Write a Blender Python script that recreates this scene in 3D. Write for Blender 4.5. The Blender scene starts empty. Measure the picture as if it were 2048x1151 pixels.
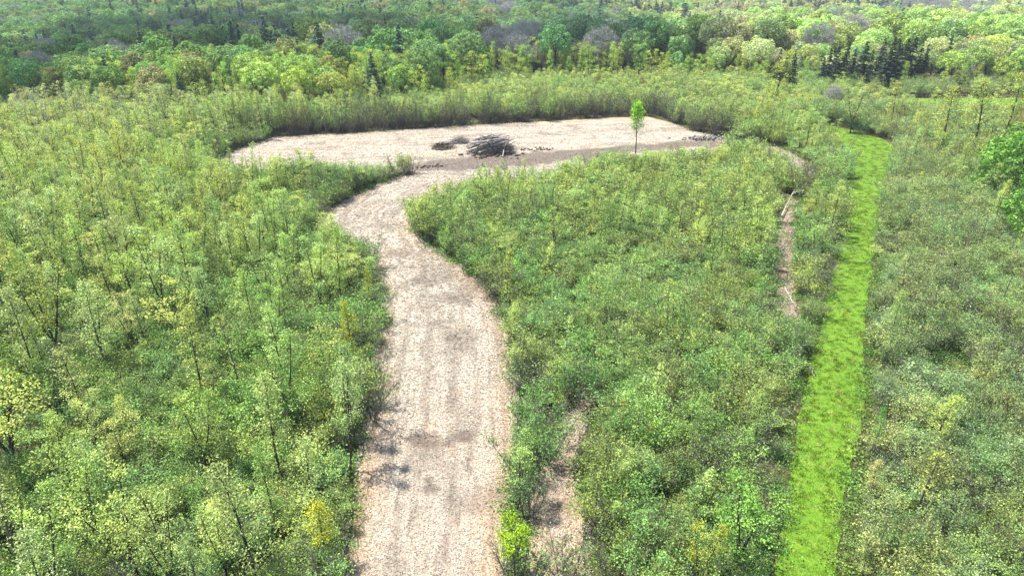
import bpy, math, random
import numpy as np
from mathutils import Vector, Matrix
from mathutils.geometry import delaunay_2d_cdt

R = math.radians
S = bpy.context.scene
COL = S.collection

# ------------------------------------------------------------------ camera
CAM_H, PITCH, FPX = 30.0, R(24.9), 1365.0        # metres, downward pitch, focal length in photo pixels (2048 wide)
cd = bpy.data.cameras.new('camera'); cam = bpy.data.objects.new('camera', cd); COL.objects.link(cam)
cam.location = (0, 0, CAM_H); cam.rotation_euler = (R(90) - PITCH, 0, 0)
cd.sensor_width = 36.0; cd.lens = 36.0 * FPX / 2048.0
cd.clip_start = 0.5; cd.clip_end = 9000
S.camera = cam

# ------------------------------------------------------------------ sky, sun, exposure
SUN_EL, SUN_AZ = R(67), R(-72)      # azimuth from +Y (away from the camera), clockwise: the sun stands to the left, a little ahead
W = bpy.data.worlds.new('World'); S.world = W; W.use_nodes = True
nt = W.node_tree; bg = nt.nodes['Background']
sky = nt.nodes.new('ShaderNodeTexSky'); sky.sky_type = 'NISHITA'; sky.sun_disc = False
sky.sun_elevation = SUN_EL; sky.sun_rotation = SUN_AZ % (2 * math.pi)
nt.links.new(sky.outputs[0], bg.inputs[0]); bg.inputs[1].default_value = 0.12
sd = bpy.data.lights.new('sun', 'SUN'); sd.energy = 5.0; sd.angle = R(0.5); sd.color = (1.0, 0.95, 0.86)
sun = bpy.data.objects.new('sun', sd); COL.objects.link(sun)
SV = Vector((math.cos(SUN_EL) * math.sin(SUN_AZ), math.cos(SUN_EL) * math.cos(SUN_AZ), math.sin(SUN_EL)))
sun.rotation_euler = SV.to_track_quat('Z', 'Y').to_euler()
sun.location = SV * 500
S.view_settings.view_transform = 'Standard'; S.view_settings.look = 'None'
S.view_settings.exposure = 1.25; S.view_settings.gamma = 1.0
try:
    S.cycles.max_bounces = 6; S.cycles.diffuse_bounces = 3; S.cycles.transmission_bounces = 4
    S.cycles.transparent_max_bounces = 8; S.cycles.volume_bounces = 0
except Exception: pass

# ------------------------------------------------------------------ numbers
def vnoise(x, y, scale, seed=0):
    """smooth value noise 0..1"""
    x = np.asarray(x, float) / scale; y = np.asarray(y, float) / scale
    xi = np.floor(x).astype(np.int64); yi = np.floor(y).astype(np.int64); fx = x - xi; fy = y - yi
    fx = fx * fx * (3 - 2 * fx); fy = fy * fy * (3 - 2 * fy)
    def h(a, b):
        n = (a * 374761393 + b * 668265263 + seed * 974634777) & 0xffffffff
        n = ((n ^ (n >> 13)) * 1274126177) & 0xffffffff
        return ((n ^ (n >> 16)) & 0xffff) / 65535.0
    return (h(xi, yi) * (1 - fx) + h(xi + 1, yi) * fx) * (1 - fy) + (h(xi, yi + 1) * (1 - fx) + h(xi + 1, yi + 1) * fx) * fy
def fnoise(x, y, scale, seed=0):
    return 0.55 * vnoise(x, y, scale, seed) + 0.3 * vnoise(x, y, scale / 2.1, seed + 7) + 0.15 * vnoise(x, y, scale / 4.3, seed + 13)
def sstep(a, b, x):
    t = np.clip((np.asarray(x, float) - a) / (b - a), 0, 1); return t * t * (3 - 2 * t)
def terrain(x, y):
    x = np.asarray(x, float); y = np.asarray(y, float)
    d0 = 205 + 25 * sstep(-20, 60, x)
    z = -14 * sstep(d0 - 5, d0 + 150, y)
    z = z - 5 * sstep(-70, -160, x) * sstep(120, 190, y)
    z = z + 16 * sstep(430, 950, y) + 22 * sstep(1000, 2200, y)
    z = z + sstep(260, 420, y) * (fnoise(x, y, 160, 3) - .5) * 10
    z = z + (fnoise(x, y, 9, 5) - .5) * 0.35 * sstep(3, 6, np.abs(x) + 3)
    return z
CP, SP = math.cos(PITCH), math.sin(PITCH)
def G(px, py, z=0.0):
    """photo pixel -> point of the level field"""
    u = (px - 1024) / FPX; v = (575.5 - py) / FPX
    dx, dy, dz = u, CP + v * SP, -SP + v * CP
    t = (z - CAM_H) / dz
    return (dx * t, dy * t)
def at_depth(px, py, dist):
    """photo pixel -> point at a given ground distance (y)"""
    u = (px - 1024) / FPX; v = (575.5 - py) / FPX
    t = dist / (CP + v * SP)
    return (u * t, dist, CAM_H + (-SP + v * CP) * t)
def to_px(x, y, z):
    x = np.asarray(x, float); y = np.asarray(y, float); z = np.asarray(z, float) - CAM_H
    d = y * CP - z * SP; up = y * SP + z * CP
    return 1024 + FPX * x / d, 575.5 - FPX * up / d, d
def poly(pts): return np.array([G(*p) for p in pts])
def inside(P, x, y):
    x = np.asarray(x, float); y = np.asarray(y, float); c = np.zeros(x.shape, bool); n = len(P)
    for i in range(n):
        x1, y1 = P[i]; x2, y2 = P[(i + 1) % n]
        if y1 == y2: continue
        m = ((y1 > y) != (y2 > y)) & (x < (x2 - x1) * (y - y1) / (y2 - y1) + x1)
        c ^= m
    return c
def pdist(P, x, y):
    """signed distance to polygon, negative inside"""
    x = np.asarray(x, float); y = np.asarray(y, float); d = np.full(x.shape, 1e9); n = len(P)
    for i in range(n):
        x1, y1 = P[i]; x2, y2 = P[(i + 1) % n]; ex, ey = x2 - x1, y2 - y1
        t = np.clip(((x - x1) * ex + (y - y1) * ey) / max(ex * ex + ey * ey, 1e-9), 0, 1)
        d = np.minimum(d, np.hypot(x - x1 - t * ex, y - y1 - t * ey))
    return np.where(inside(P, x, y), -d, d)

TRACK = poly([(680,1300),(693,1151),(705,1060),(722,950),(728,880),(745,830),(750,760),(752,700),(765,640),(768,590),(755,550),(748,515),
  (700,500),(655,475),(636,450),(650,430),(700,398),(760,368),(825,346),(815,343),(760,352),(700,362),(600,368),(500,362),(430,350),(392,334),
  (436,318),(480,298),(550,275),(700,268),(850,258),(1000,248),(1100,243),(1200,237),(1290,233),(1330,243),(1380,262),(1420,272),(1470,285),
  (1490,300),(1440,328),(1300,338),(1200,350),(1100,368),(1000,384),(930,396),(870,410),(835,428),(818,452),(835,480),(870,503),(920,535),
  (960,570),(985,600),(1010,650),(1020,700),(1028,760),(1030,830),(1025,900),(1020,960),(1010,1010),(1003,1080),(1003,1151),(1000,1300)])
STRIP_A = poly([(1055,1300),(1058,1151),(1060,1060),(1062,1000),(1082,940),(1108,880),(1140,815),(1170,783),(1192,786),(1185,815),(1165,850),(1147,900),(1150,990),(1168,1040),(1168,1151),(1168,1300)])
STRIP_B = poly([(1545,470),(1550,520),(1556,570),(1565,620),(1571,676),(1594,676),(1592,620),(1585,560),(1583,500),(1584,450),(1596,398),(1582,392),(1558,430)])
STRIP_C = poly([(1455,284),(1560,296),(1610,324),(1665,380),(1650,396),(1595,360),(1545,332),(1480,318)])
GRASS = poly([(1510,1300),(1540,1151),(1566,1060),(1577,980),(1584,900),(1594,830),(1618,740),(1633,690),(1654,600),(1670,530),(1683,470),(1692,420),
  (1700,370),(1700,325),(1680,297),(1630,258),(1650,250),(1710,263),(1750,273),(1790,292),(1785,312),(1772,345),(1765,400),(1755,460),(1745,520),
  (1732,600),(1727,680),(1730,780),(1720,860),(1700,960),(1680,1050),(1670,1151),(1650,1300)])
MEADOW = poly([(1725,199),(1800,197),(1900,197),(2048,197),(2200,197),(2200,228),(2048,236),(1900,232),(1780,222)])
CLEAR = [TRACK, STRIP_A, STRIP_B, STRIP_C, GRASS, MEADOW]

# ------------------------------------------------------------------ materials
def new_mat(name):
    m = bpy.data.materials.new(name); m.use_nodes = True; t = m.node_tree
    for n in list(t.nodes): t.nodes.remove(n)
    out = t.nodes.new('ShaderNodeOutputMaterial'); return m, t, out
def N(t, kind, **kw):
    n = t.nodes.new(kind)
    for k, v in kw.items(): setattr(n, k, v)
    return n
def L(t, a, b): t.links.new(a, b)
def math_node(t, op, a, b=None, c=None):
    n = N(t, 'ShaderNodeMath', operation=op)
    for i, v in enumerate((a, b, c)):
        if v is None: continue
        if isinstance(v, (int, float)): n.inputs[i].default_value = v
        else: L(t, v, n.inputs[i])
    return n.outputs[0]
def mixc(t, f, a, b, mode='MIX'):
    n = N(t, 'ShaderNodeMix', data_type='RGBA', blend_type=mode)
    for s, v in ((n.inputs[0], f), (n.inputs[6], a), (n.inputs[7], b)):
        if isinstance(v, (int, float)): s.default_value = v
        elif isinstance(v, tuple): s.default_value = (*v, 1)
        else: L(t, v, s)
    return n.outputs[2]
def noise(t, vec, scale, detail=3, rough=.55):
    n = N(t, 'ShaderNodeTexNoise'); n.inputs['Scale'].default_value = scale; n.inputs['Detail'].default_value = detail
    n.inputs['Roughness'].default_value = rough
    if vec is not None: L(t, vec, n.inputs['Vector'])
    return n.outputs['Fac']
def ramp(t, f, a, b):
    n = N(t, 'ShaderNodeMapRange'); n.clamp = True
    L(t, f, n.inputs[0]); n.inputs[1].default_value = a; n.inputs[2].default_value = b
    return n.outputs[0]

def leaf_mat(name, trans=0.35):
    m, t, out = new_mat(name)
    ti = N(t, 'ShaderNodeAttribute', attribute_type='INSTANCER', attribute_name='tint')
    sh = N(t, 'ShaderNodeAttribute', attribute_type='GEOMETRY', attribute_name='shade')
    k = math_node(t, 'MULTIPLY_ADD', math_node(t, 'POWER', sh.outputs['Fac'], 1.4), 1.35, 0.42)
    hv = N(t, 'ShaderNodeHueSaturation'); L(t, ti.outputs['Color'], hv.inputs['Color'])
    L(t, k, hv.inputs['Value']); L(t, math_node(t, 'MULTIPLY_ADD', sh.outputs['Fac'], -0.035, 0.5175), hv.inputs['Hue'])
    d = N(t, 'ShaderNodeBsdfPrincipled'); d.inputs['Roughness'].default_value = .6; d.inputs['Specular IOR Level'].default_value = .25
    L(t, hv.outputs[0], d.inputs['Base Color'])
    tr = N(t, 'ShaderNodeBsdfTranslucent')
    L(t, mixc(t, 1.0, hv.outputs[0], (1.25, 1.15, .55), 'MULTIPLY'), tr.inputs['Color'])
    mx = N(t, 'ShaderNodeMixShader'); mx.inputs[0].default_value = trans
    L(t, d.outputs[0], mx.inputs[1]); L(t, tr.outputs[0], mx.inputs[2]); L(t, mx.outputs[0], out.inputs[0])
    return m
def bark_mat(name, c1, c2, scale=6):
    m, t, out = new_mat(name)
    tc = N(t, 'ShaderNodeTexCoord'); f = ramp(t, noise(t, tc.outputs['Object'], scale, 4), .35, .65)
    d = N(t, 'ShaderNodeBsdfPrincipled'); d.inputs['Roughness'].default_value = .85; d.inputs['Specular IOR Level'].default_value = .2
    L(t, mixc(t, f, c1, c2), d.inputs['Base Color']); L(t, d.outputs[0], out.inputs[0]); return m
LEAF = leaf_mat('leaf'); NEEDLE = leaf_mat('needle', .08)
BARK = bark_mat('bark', (.028, .023, .018), (.075, .064, .052))
TWIG = bark_mat('grey_twig', (.07, .06, .055), (.17, .15, .135))
PALEBARK = bark_mat('pale_bark', (.24, .24, .23), (.36, .36, .34))
LOGM = bark_mat('dead_log', (.11, .10, .09), (.36, .335, .31), 3)
PALELOG = bark_mat('bleached_log', (.42, .38, .32), (.60, .55, .48), 3)
DARKTWIG = bark_mat('dark_twig', (.03, .027, .027), (.10, .092, .09), 4)
CLOD = bark_mat('clod_earth', (.025, .018, .014), (.10, .072, .06), 2.5)
STONE = bark_mat('stone', (.11, .105, .10), (.27, .26, .25), 3)

def ground_mat():
    m, t, out = new_mat('leafy_ground')
    tc = N(t, 'ShaderNodeTexCoord'); v = tc.outputs['Object']
    a = mixc(t, ramp(t, noise(t, v, .9, 5), .35, .65), (.045, .055, .02), (.095, .075, .048))
    b = mixc(t, ramp(t, noise(t, v, 9, 4), .4, .7), a, (.03, .05, .014))
    d = N(t, 'ShaderNodeBsdfPrincipled'); d.inputs['Roughness'].default_value = .95; d.inputs['Specular IOR Level'].default_value = .1
    L(t, b, d.inputs['Base Color']); L(t, d.outputs[0], out.inputs[0]); return m
def mulch_mat():
    m, t, out = new_mat('shredded_mulch')
    tc = N(t, 'ShaderNodeTexCoord'); v = tc.outputs['Object']
    run = N(t, 'ShaderNodeAttribute', attribute_name='run').outputs['Vector']; st = noise(t, run, 1.0, 6, .72)
    dirt = N(t, 'ShaderNodeAttribute', attribute_name='dirt').outputs['Fac']
    rust = N(t, 'ShaderNodeAttribute', attribute_name='rust').outputs['Fac']
    weed = N(t, 'ShaderNodeAttribute', attribute_name='weed').outputs['Fac']
    w = N(t, 'ShaderNodeMapping'); L(t, v, w.inputs[0]); w.inputs['Scale'].default_value = (1, .45, 1); w.inputs['Rotation'].default_value = (0, 0, .6)
    w2 = N(t, 'ShaderNodeMapping'); L(t, v, w2.inputs[0]); w2.inputs['Scale'].default_value = (.4, 1, 1); w2.inputs['Rotation'].default_value = (0, 0, .9)
    f1 = noise(t, w.outputs[0], 9, 5, .75); f2 = noise(t, w2.outputs[0], 12, 4, .75); mid = noise(t, v, 1.1, 5, .65); big = noise(t, v, .22, 3)
    c = mixc(t, ramp(t, f1, .38, .56), (.085, .058, .042), (.42, .37, .29))
    c = mixc(t, ramp(t, f2, .54, .68), c, (.66, .625, .53))
    c = mixc(t, math_node(t, 'MULTIPLY', ramp(t, mid, .46, .66), .6), c, (.36, .27, .20))
    w3 = N(t, 'ShaderNodeMapping'); L(t, v, w3.inputs[0]); w3.inputs['Scale'].default_value = (.35, 1.1, 1); w3.inputs['Rotation'].default_value = (0, 0, .12)
    c = mixc(t, math_node(t, 'MULTIPLY', ramp(t, noise(t, w3.outputs[0], 1.7, 6, .75), .50, .62), .65), c, (.30, .25, .205))
    c = mixc(t, math_node(t, 'MULTIPLY', ramp(t, st, .50, .62), .7), c, (.125, .095, .075))
    # brown-orange shreds towards the margins, darker earth in the marked places
    rf = math_node(t, 'MULTIPLY', rust, ramp(t, math_node(t, 'ADD', f2, math_node(t, 'MULTIPLY', big, .3)), .45, .68))
    c = mixc(t, rf, c, (.42, .24, .12))
    df = math_node(t, 'MULTIPLY', ramp(t, math_node(t, 'ADD', dirt, math_node(t, 'MULTIPLY', math_node(t, 'SUBTRACT', f1, .5), 2.6)), .2, .9), .85)
    c = mixc(t, df, c, mixc(t, ramp(t, f2, .4, .6), (.035, .026, .022), (.125, .098, .082)))
    wf = math_node(t, 'MULTIPLY', ramp(t, math_node(t, 'ADD', weed, math_node(t, 'SUBTRACT', f2, .5)), .35, .8), .8)
    c = mixc(t, wf, c, (.24, .27, .09))
    d = N(t, 'ShaderNodeBsdfPrincipled'); d.inputs['Roughness'].default_value = .9; d.inputs['Specular IOR Level'].default_value = .15
    L(t, c, d.inputs['Base Color'])
    bp = N(t, 'ShaderNodeBump'); bp.inputs['Strength'].default_value = .55; bp.inputs['Distance'].default_value = .06
    L(t, math_node(t, 'ADD', f1, f2), bp.inputs['Height']); L(t, bp.outputs[0], d.inputs['Normal'])
    L(t, d.outputs[0], out.inputs[0]); return m
def grass_mat():
    m, t, out = new_mat('mown_grass')
    tc = N(t, 'ShaderNodeTexCoord'); v = tc.outputs['Object']
    a = mixc(t, ramp(t, noise(t, v, 2.6, 6, .7), .35, .65), (.065, .165, .008), (.125, .205, .015))
    b = mixc(t, ramp(t, noise(t, v, 9, 5, .8), .56, .70), a, (.30, .32, .14))
    b = mixc(t, ramp(t, noise(t, v, 5, 5, .8), .52, .64), b, (.03, .095, .008))
    d = N(t, 'ShaderNodeBsdfPrincipled'); d.inputs['Roughness'].default_value = .9; d.inputs['Specular IOR Level'].default_value = .15
    L(t, b, d.inputs['Base Color'])
    bp = N(t, 'ShaderNodeBump'); bp.inputs['Strength'].default_value = .7; bp.inputs['Distance'].default_value = .05
    L(t, noise(t, v, 14, 4), bp.inputs['Height']); L(t, bp.outputs[0], d.inputs['Normal'])
    L(t, d.outputs[0], out.inputs[0]); return m
def vcol_mat(name, rough=.85, trans=0):
    """colour carried per strand in the face attribute 'hue' """
    m, t, out = new_mat(name)
    a = N(t, 'ShaderNodeAttribute', attribute_name='hue')
    d = N(t, 'ShaderNodeBsdfPrincipled'); d.inputs['Roughness'].default_value = rough; d.inputs['Specular IOR Level'].default_value = .2
    L(t, a.outputs['Color'], d.inputs['Base Color'])
    if trans:
        tr = N(t, 'ShaderNodeBsdfTranslucent'); L(t, a.outputs['Color'], tr.inputs[0])
        mx = N(t, 'ShaderNodeMixShader'); mx.inputs[0].default_value = trans
        L(t, d.outputs[0], mx.inputs[1]); L(t, tr.outputs[0], mx.inputs[2]); L(t, mx.outputs[0], out.inputs[0])
    else: L(t, d.outputs[0], out.inputs[0])
    return m
GROUND, MULCH, GRASSM = ground_mat(), mulch_mat(), grass_mat()
SHRED, BLADE = vcol_mat('wood_shred'), vcol_mat('grass_blade', .7, .3)

# ------------------------------------------------------------------ mesh helpers
def mesh_from(name, V, F, mats, midx=None, attrs=(), smooth=False):
    """V (n,3); F list of (m,k) index arrays"""
    me = bpy.data.meshes.new(name)
    V = np.asarray(V, np.float32); Fs = [np.asarray(f, np.int32) for f in F if len(f)]
    me.vertices.add(len(V)); me.vertices.foreach_set('co', V.ravel())
    loops = np.concatenate([f.ravel() for f in Fs]); cnt = np.concatenate([np.full(len(f), f.shape[1], np.int32) for f in Fs])
    me.loops.add(len(loops)); me.loops.foreach_set('vertex_index', loops)
    me.polygons.add(len(cnt)); st = np.zeros(len(cnt), np.int32); st[1:] = np.cumsum(cnt)[:-1]
    me.polygons.foreach_set('loop_start', st); me.polygons.foreach_set('loop_total', cnt)
    for m in mats: me.materials.append(m)
    if midx is not None: me.polygons.foreach_set('material_index', np.asarray(midx, np.int32))
    if smooth: me.polygons.foreach_set('use_smooth', np.ones(len(cnt), bool))
    for an, dom, ty, data in attrs:
        a = me.attributes.new(an, ty, dom)
        a.data.foreach_set('color' if ty == 'FLOAT_COLOR' else ('vector' if ty == 'FLOAT_VECTOR' else 'value'), np.asarray(data, np.int32 if ty == 'INT' else np.float32).ravel())
    me.update(); me.validate(); return me

class Wood:
    """collects tapering tubes"""
    def __init__(s): s.V = []; s.F = []; s.n = 0
    def tube(s, pts, rad, k=4):
        P = np.asarray(pts, float); n = len(P); T = np.gradient(P, axis=0); T /= np.linalg.norm(T, axis=1)[:, None] + 1e-9
        a = np.cross(T, (0.31, 0.17, 0.93) if abs(T[0][2]) < .8 else (1., .1, .05)); a /= np.linalg.norm(a, axis=1)[:, None] + 1e-9
        b = np.cross(T, a); an = np.arange(k) * 2 * math.pi / k
        rad = np.asarray(rad, float)[:, None, None]
        ring = P[:, None] + rad * (a[:, None] * np.cos(an)[None, :, None] + b[:, None] * np.sin(an)[None, :, None])
        s.V.append(ring.reshape(-1, 3))
        i = np.arange(n - 1)[:, None] * k; j = np.arange(k)[None]; j2 = (j + 1) % k
        s.F.append(s.n + np.stack([i + j, i + j2, i + k + j2, i + k + j], -1).reshape(-1, 4)); s.n += n * k
    def arrays(s): return np.concatenate(s.V), np.concatenate(s.F)

def leaf_quads(rg, C, spread, size, up=.6, aspect=.62, flat=.6):
    """diamond leaves around clump centres C (n,3) ; spread (n,), size scalar"""
    n = len(C); P = C + rg.normal(size=(n, 3)) * np.asarray(spread)[:, None] * np.array([1, 1, flat])
    nr = rg.normal(size=(n, 3)); nr[:, 2] += up; nr /= np.linalg.norm(nr, axis=1)[:, None]
    a = np.cross(nr, rg.normal(size=(n, 3))); a /= np.linalg.norm(a, axis=1)[:, None] + 1e-9; b = np.cross(nr, a)
    sz = (size * rg.uniform(.65, 1.35, n))[:, None] * .5
    V = np.stack([P + a * sz, P + b * sz * aspect + nr * sz * .15, P - a * sz, P - b * sz * aspect + nr * sz * .15], 1).reshape(-1, 3)
    return V, np.arange(n * 4).reshape(-1, 4)

def clump_shade(rg, V, F, scale=.55, w=.5):
    C = V.reshape(-1, 4, 3).mean(1) if len(F) else np.zeros((0, 3)); o = rg.uniform(0, 99)
    c = .5 * (vnoise(C[:, 0] + C[:, 2] * .7 + o, C[:, 1] - C[:, 2] * .5, scale, 5) + vnoise(C[:, 2] + o, C[:, 0] * .8 + C[:, 1] * .6, scale, 6))
    return np.clip((1 - w) * rg.random(len(C)) + w * np.clip((c - .5) * 1.7 + .5, 0, 1), 0, 1)
class Plant: pass
def finish(name, wood, leafV, leafF, shade, bark, leaf):
    p = Plant(); wv, wf = wood.arrays()
    p.wood = mesh_from(name + '_wood', wv, [wf], [bark])
    p.leaf = mesh_from(name + '_leaf', leafV, [leafF], [leaf], attrs=[('shade', 'FACE', 'FLOAT', shade)]) if len(leafF) else None
    V = np.concatenate([wv, leafV]) if len(leafF) else wv
    F = np.concatenate([wf, leafF + len(wv)]) if len(leafF) else wf
    mi = np.r_[np.zeros(len(wf)), np.ones(len(leafF))]; shd = np.r_[np.zeros(len(wf)), shade] if len(leafF) else np.zeros(len(wf))
    p.joined = mesh_from(name, V, [F], [bark, leaf], mi, [('shade', 'FACE', 'FLOAT', shd)])
    p.h = float(V[:, 2].max()); p.r = float(np.abs(V[:, :2]).max())
    return p

def curve(p0, d, L_, up, rg, n=4, wob=.06):
    pts = [np.array(p0, float)]; d = np.array(d, float)
    for i in range(n):
        d = d + np.array([0, 0, up / n]) + rg.normal(size=3) * wob; d /= np.linalg.norm(d)
        pts.append(pts[-1] + d * L_ / n)
    return pts

def sapling(seed, h=8., w=1.5, nbr=26, per=17, lsize=.125, start=.22, leaders=1, sparse=1., bark=None, pointy=1., spread=.24):
    rg = np.random.default_rng(seed); wd = Wood(); C = []; SPR = []
    leads = []
    base = curve((0, 0, -.1), (rg.normal() * .05, rg.normal() * .05, 1), h * (1.0 if leaders == 1 else .28), .1, rg, 6 if leaders == 1 else 2, .035)
    r0 = .0135 * h
    if leaders == 1:
        wd.tube(base, np.linspace(r0, .012, len(base)), 5); leads.append((base, 0, 1.))
    else:
        wd.tube(base, np.linspace(r0, r0 * .85, len(base)), 5)
        for q in range(leaders):
            a = q * 2 * math.pi / leaders + rg.uniform(-.5, .5)
            c = curve(base[-1], (math.cos(a) * .27, math.sin(a) * .27, 1), h * .74 * rg.uniform(.8, 1.05), .5, rg, 5, .05)
            wd.tube(c, np.linspace(r0 * .7, .012, len(c)), 4); leads.append((c, .28, .72))
    for c, s0, frac in leads:
        c = np.array(c); nb = max(6, int(nbr / len(leads)))
        for i in range(nb):
            t = start + (1 - start) * ((i + rg.uniform(0, .9)) / nb) if leaders == 1 else rg.uniform(.08, 1)
            f = t * (len(c) - 1); k = min(int(f), len(c) - 2); p = c[k] * (1 - f + k) + c[k + 1] * (f - k)
            tt = p[2] / h
            prof = max(.18, math.sin(math.pi * min(1, max(0, (tt - start * .6) / (1.04 - start * .6))) ** (.75 * pointy)) ) if pointy else 1
            Lb = w * prof * rg.uniform(.7, 1.2); a = i * 2.399 + rg.uniform(-.4, .4)
            el = rg.uniform(.55, 1.1)
            br = curve(p, (math.cos(a), math.sin(a), el), Lb, .55, rg, 3, .1); wd.tube(br, np.linspace(.018 + .004 * Lb, .006, len(br)), 3)
            br = np.array(br)
            for j in range(4):
                q = rg.uniform(.3, 1); f2 = q * 3; k2 = min(int(f2), 2); pp = br[k2] * (1 - f2 + k2) + br[k2 + 1] * (f2 - k2)
                a2 = a + rg.uniform(-1.3, 1.3)
                e = curve(pp, (math.cos(a2), math.sin(a2), rg.uniform(.3, 1.1)), Lb * rg.uniform(.22, .45), .4, rg, 2, .1)
                wd.tube(e, np.linspace(.009, .004, len(e)), 3)
                if rg.random() < sparse:
                    m = max(2, int(per * rg.uniform(.5, 1.3)))
                    C += [e[-1]] * m; SPR += [spread * rg.uniform(.7, 1.2)] * m
                    if rg.random() < .55: C += [e[1]] * (m // 2); SPR += [spread * .8] * (m // 2)
        C += [c[-1]] * 10; SPR += [spread * .7] * 10
    V, F = leaf_quads(rg, np.array(C), SPR, lsize, up=.9, flat=.55)
    return finish('young_tree_mesh', wd, V, F, clump_shade(rg, V, F, .8, .4), bark or BARK, LEAF)

def shrub(seed, h=3.4, w=1.5, stems=8, leafn=1750, lsize=.125, bare=0., bark=None, low=.35):
    rg = np.random.default_rng(seed); wd = Wood(); tips = []
    for i in range(stems):
        a = i * 2.399 + rg.uniform(-.5, .5); o = rg.uniform(.05, .35)
        ln = h * rg.uniform(.75, 1.08); out_ = rg.uniform(.1, .62)
        s = curve((math.cos(a) * o, math.sin(a) * o, -.1), (math.cos(a) * out_, math.sin(a) * out_, 1), ln, .1, rg, 5, .09)
        wd.tube(s, np.linspace(.035, .008, len(s)), 4); s = np.array(s)
        for j in range(11):
            q = rg.uniform(.22, 1); f = q * 5; k = min(int(f), 4); p = s[k] * (1 - f + k) + s[k + 1] * (f - k)
            a2 = a + rg.uniform(-2.2, 2.2); L2 = w * rg.uniform(.3, .7) * (1.15 - q * .5)
            b = curve(p, (math.cos(a2), math.sin(a2), rg.uniform(.2, 1.2)), L2, .4, rg, 3, .14)
            wd.tube(b, np.linspace(.013, .005, len(b)), 3); b = np.array(b)
            for l in range(3 + int(4 * bare)):
                e0 = b[rg.integers(1, 4)]; e = curve(e0, rg.normal(size=3) * .7 + np.array([math.cos(a2) * .4, math.sin(a2) * .4, .7]), L2 * rg.uniform(.3, .7), .2, rg, 2, .15)
                wd.tube(e, np.linspace(.007, .003, 3), 3)
                if e[-1][2] > h * low * rg.uniform(.6, 1.2): tips.append(e[-1]); tips.append(e[1])
    tips = np.array(tips); n = int(leafn * (1 - bare))
    if n: ix = rg.integers(0, len(tips), n); V, F = leaf_quads(rg, tips[ix], np.full(n, .17), lsize, up=.8, flat=.8)
    else: V, F = np.zeros((0, 3)), np.zeros((0, 4), int)
    return finish('shrub_mesh', wd, V, F, clump_shade(rg, V, F, .5, .55), bark or TWIG, LEAF)

def broadleaf(seed, h=16., rx=5.2, rz=5.0, lobes=46, per=85, lsize=.50, bare=False, trunkvis=.3):
    rg = np.random.default_rng(seed); wd = Wood(); cz = h - rz
    tr = curve((0, 0, -.5), (rg.normal() * .04, rg.normal() * .04, 1), cz, .1, rg, 4, .03)
    wd.tube(tr, np.linspace(.022 * h, .012 * h, len(tr)), 6)
    Cs = []; Ls = []; skew = rg.uniform(.8, 1.2, 2)
    for i in range(lobes):
        u = 1 - 1.45 * (i + .5) / lobes; a = i * 2.399 + rg.uniform(-.35, .35); s = math.sqrt(max(0, 1 - u * u)); k = rg.uniform(.62, .98)
        c = np.array([math.cos(a) * s * rx * k * skew[0], math.sin(a) * s * rx * k * skew[1], cz + u * rz * k * (1 if u > 0 else .75)])
        Cs.append(c); Ls.append(rg.uniform(.22, .36) * rx)
        mid = (tr[-1] + c) / 2 + rg.normal(size=3) * .3; mid[2] -= .6
        if i % 2 == 0 or bare: wd.tube([tr[rg.integers(2, 5)], mid, c], [.09, .06, .02], 4)
    C = []; Nn = []; Z = []
    for c, r in zip(Cs, Ls):
        d = rg.normal(size=(per, 3)); o = (c - np.array([0, 0, cz - rz * .2])); o /= np.linalg.norm(o) + 1e-9
        d += o * .75; d /= np.linalg.norm(d, axis=1)[:, None]
        rr = r * rg.uniform(.72, 1.08, per)[:, None]
        C.append(c + d * rr * np.array([1, 1, .82])); Nn.append(d)
        Z.append(np.full(per, rg.uniform(-.16, .16)))
    C = np.concatenate(C); Nn = np.concatenate(Nn); Z = np.concatenate(Z); n = len(C)
    if bare:
        for i in range(0, n, 2):
            d = Nn[i] + np.array([0, 0, .5]); d /= np.linalg.norm(d); L0 = rg.uniform(.9, 1.9)
            wd.tube([C[i] - d * L0 * .6, C[i] + rg.normal(size=3) * .08, C[i] + d * L0 * .4], [.035, .025, .008], 3)
        sel = rg.random(n) < .22; C = C[sel]; Nn = Nn[sel]; Z = Z[sel]; n = len(C); lsize *= .6
    nr = Nn + rg.normal(size=(n, 3)) * .55; nr /= np.linalg.norm(nr, axis=1)[:, None]
    a = np.cross(nr, rg.normal(size=(n, 3))); a /= np.linalg.norm(a, axis=1)[:, None]; b = np.cross(nr, a)
    sz = (lsize * rg.uniform(.6, 1.4, n))[:, None] * .5
    V = np.stack([C + a * sz, C + b * sz * .75 + nr * sz * .25, C - a * sz, C - b * sz * .75 + nr * sz * .25], 1).reshape(-1, 3)
    return finish('broadleaf_mesh', wd, V, np.arange(n * 4).reshape(-1, 4), np.clip(rg.random(n) * .8 + .1 + Z, 0, 1), PALEBARK if bare else BARK, LEAF)

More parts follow.
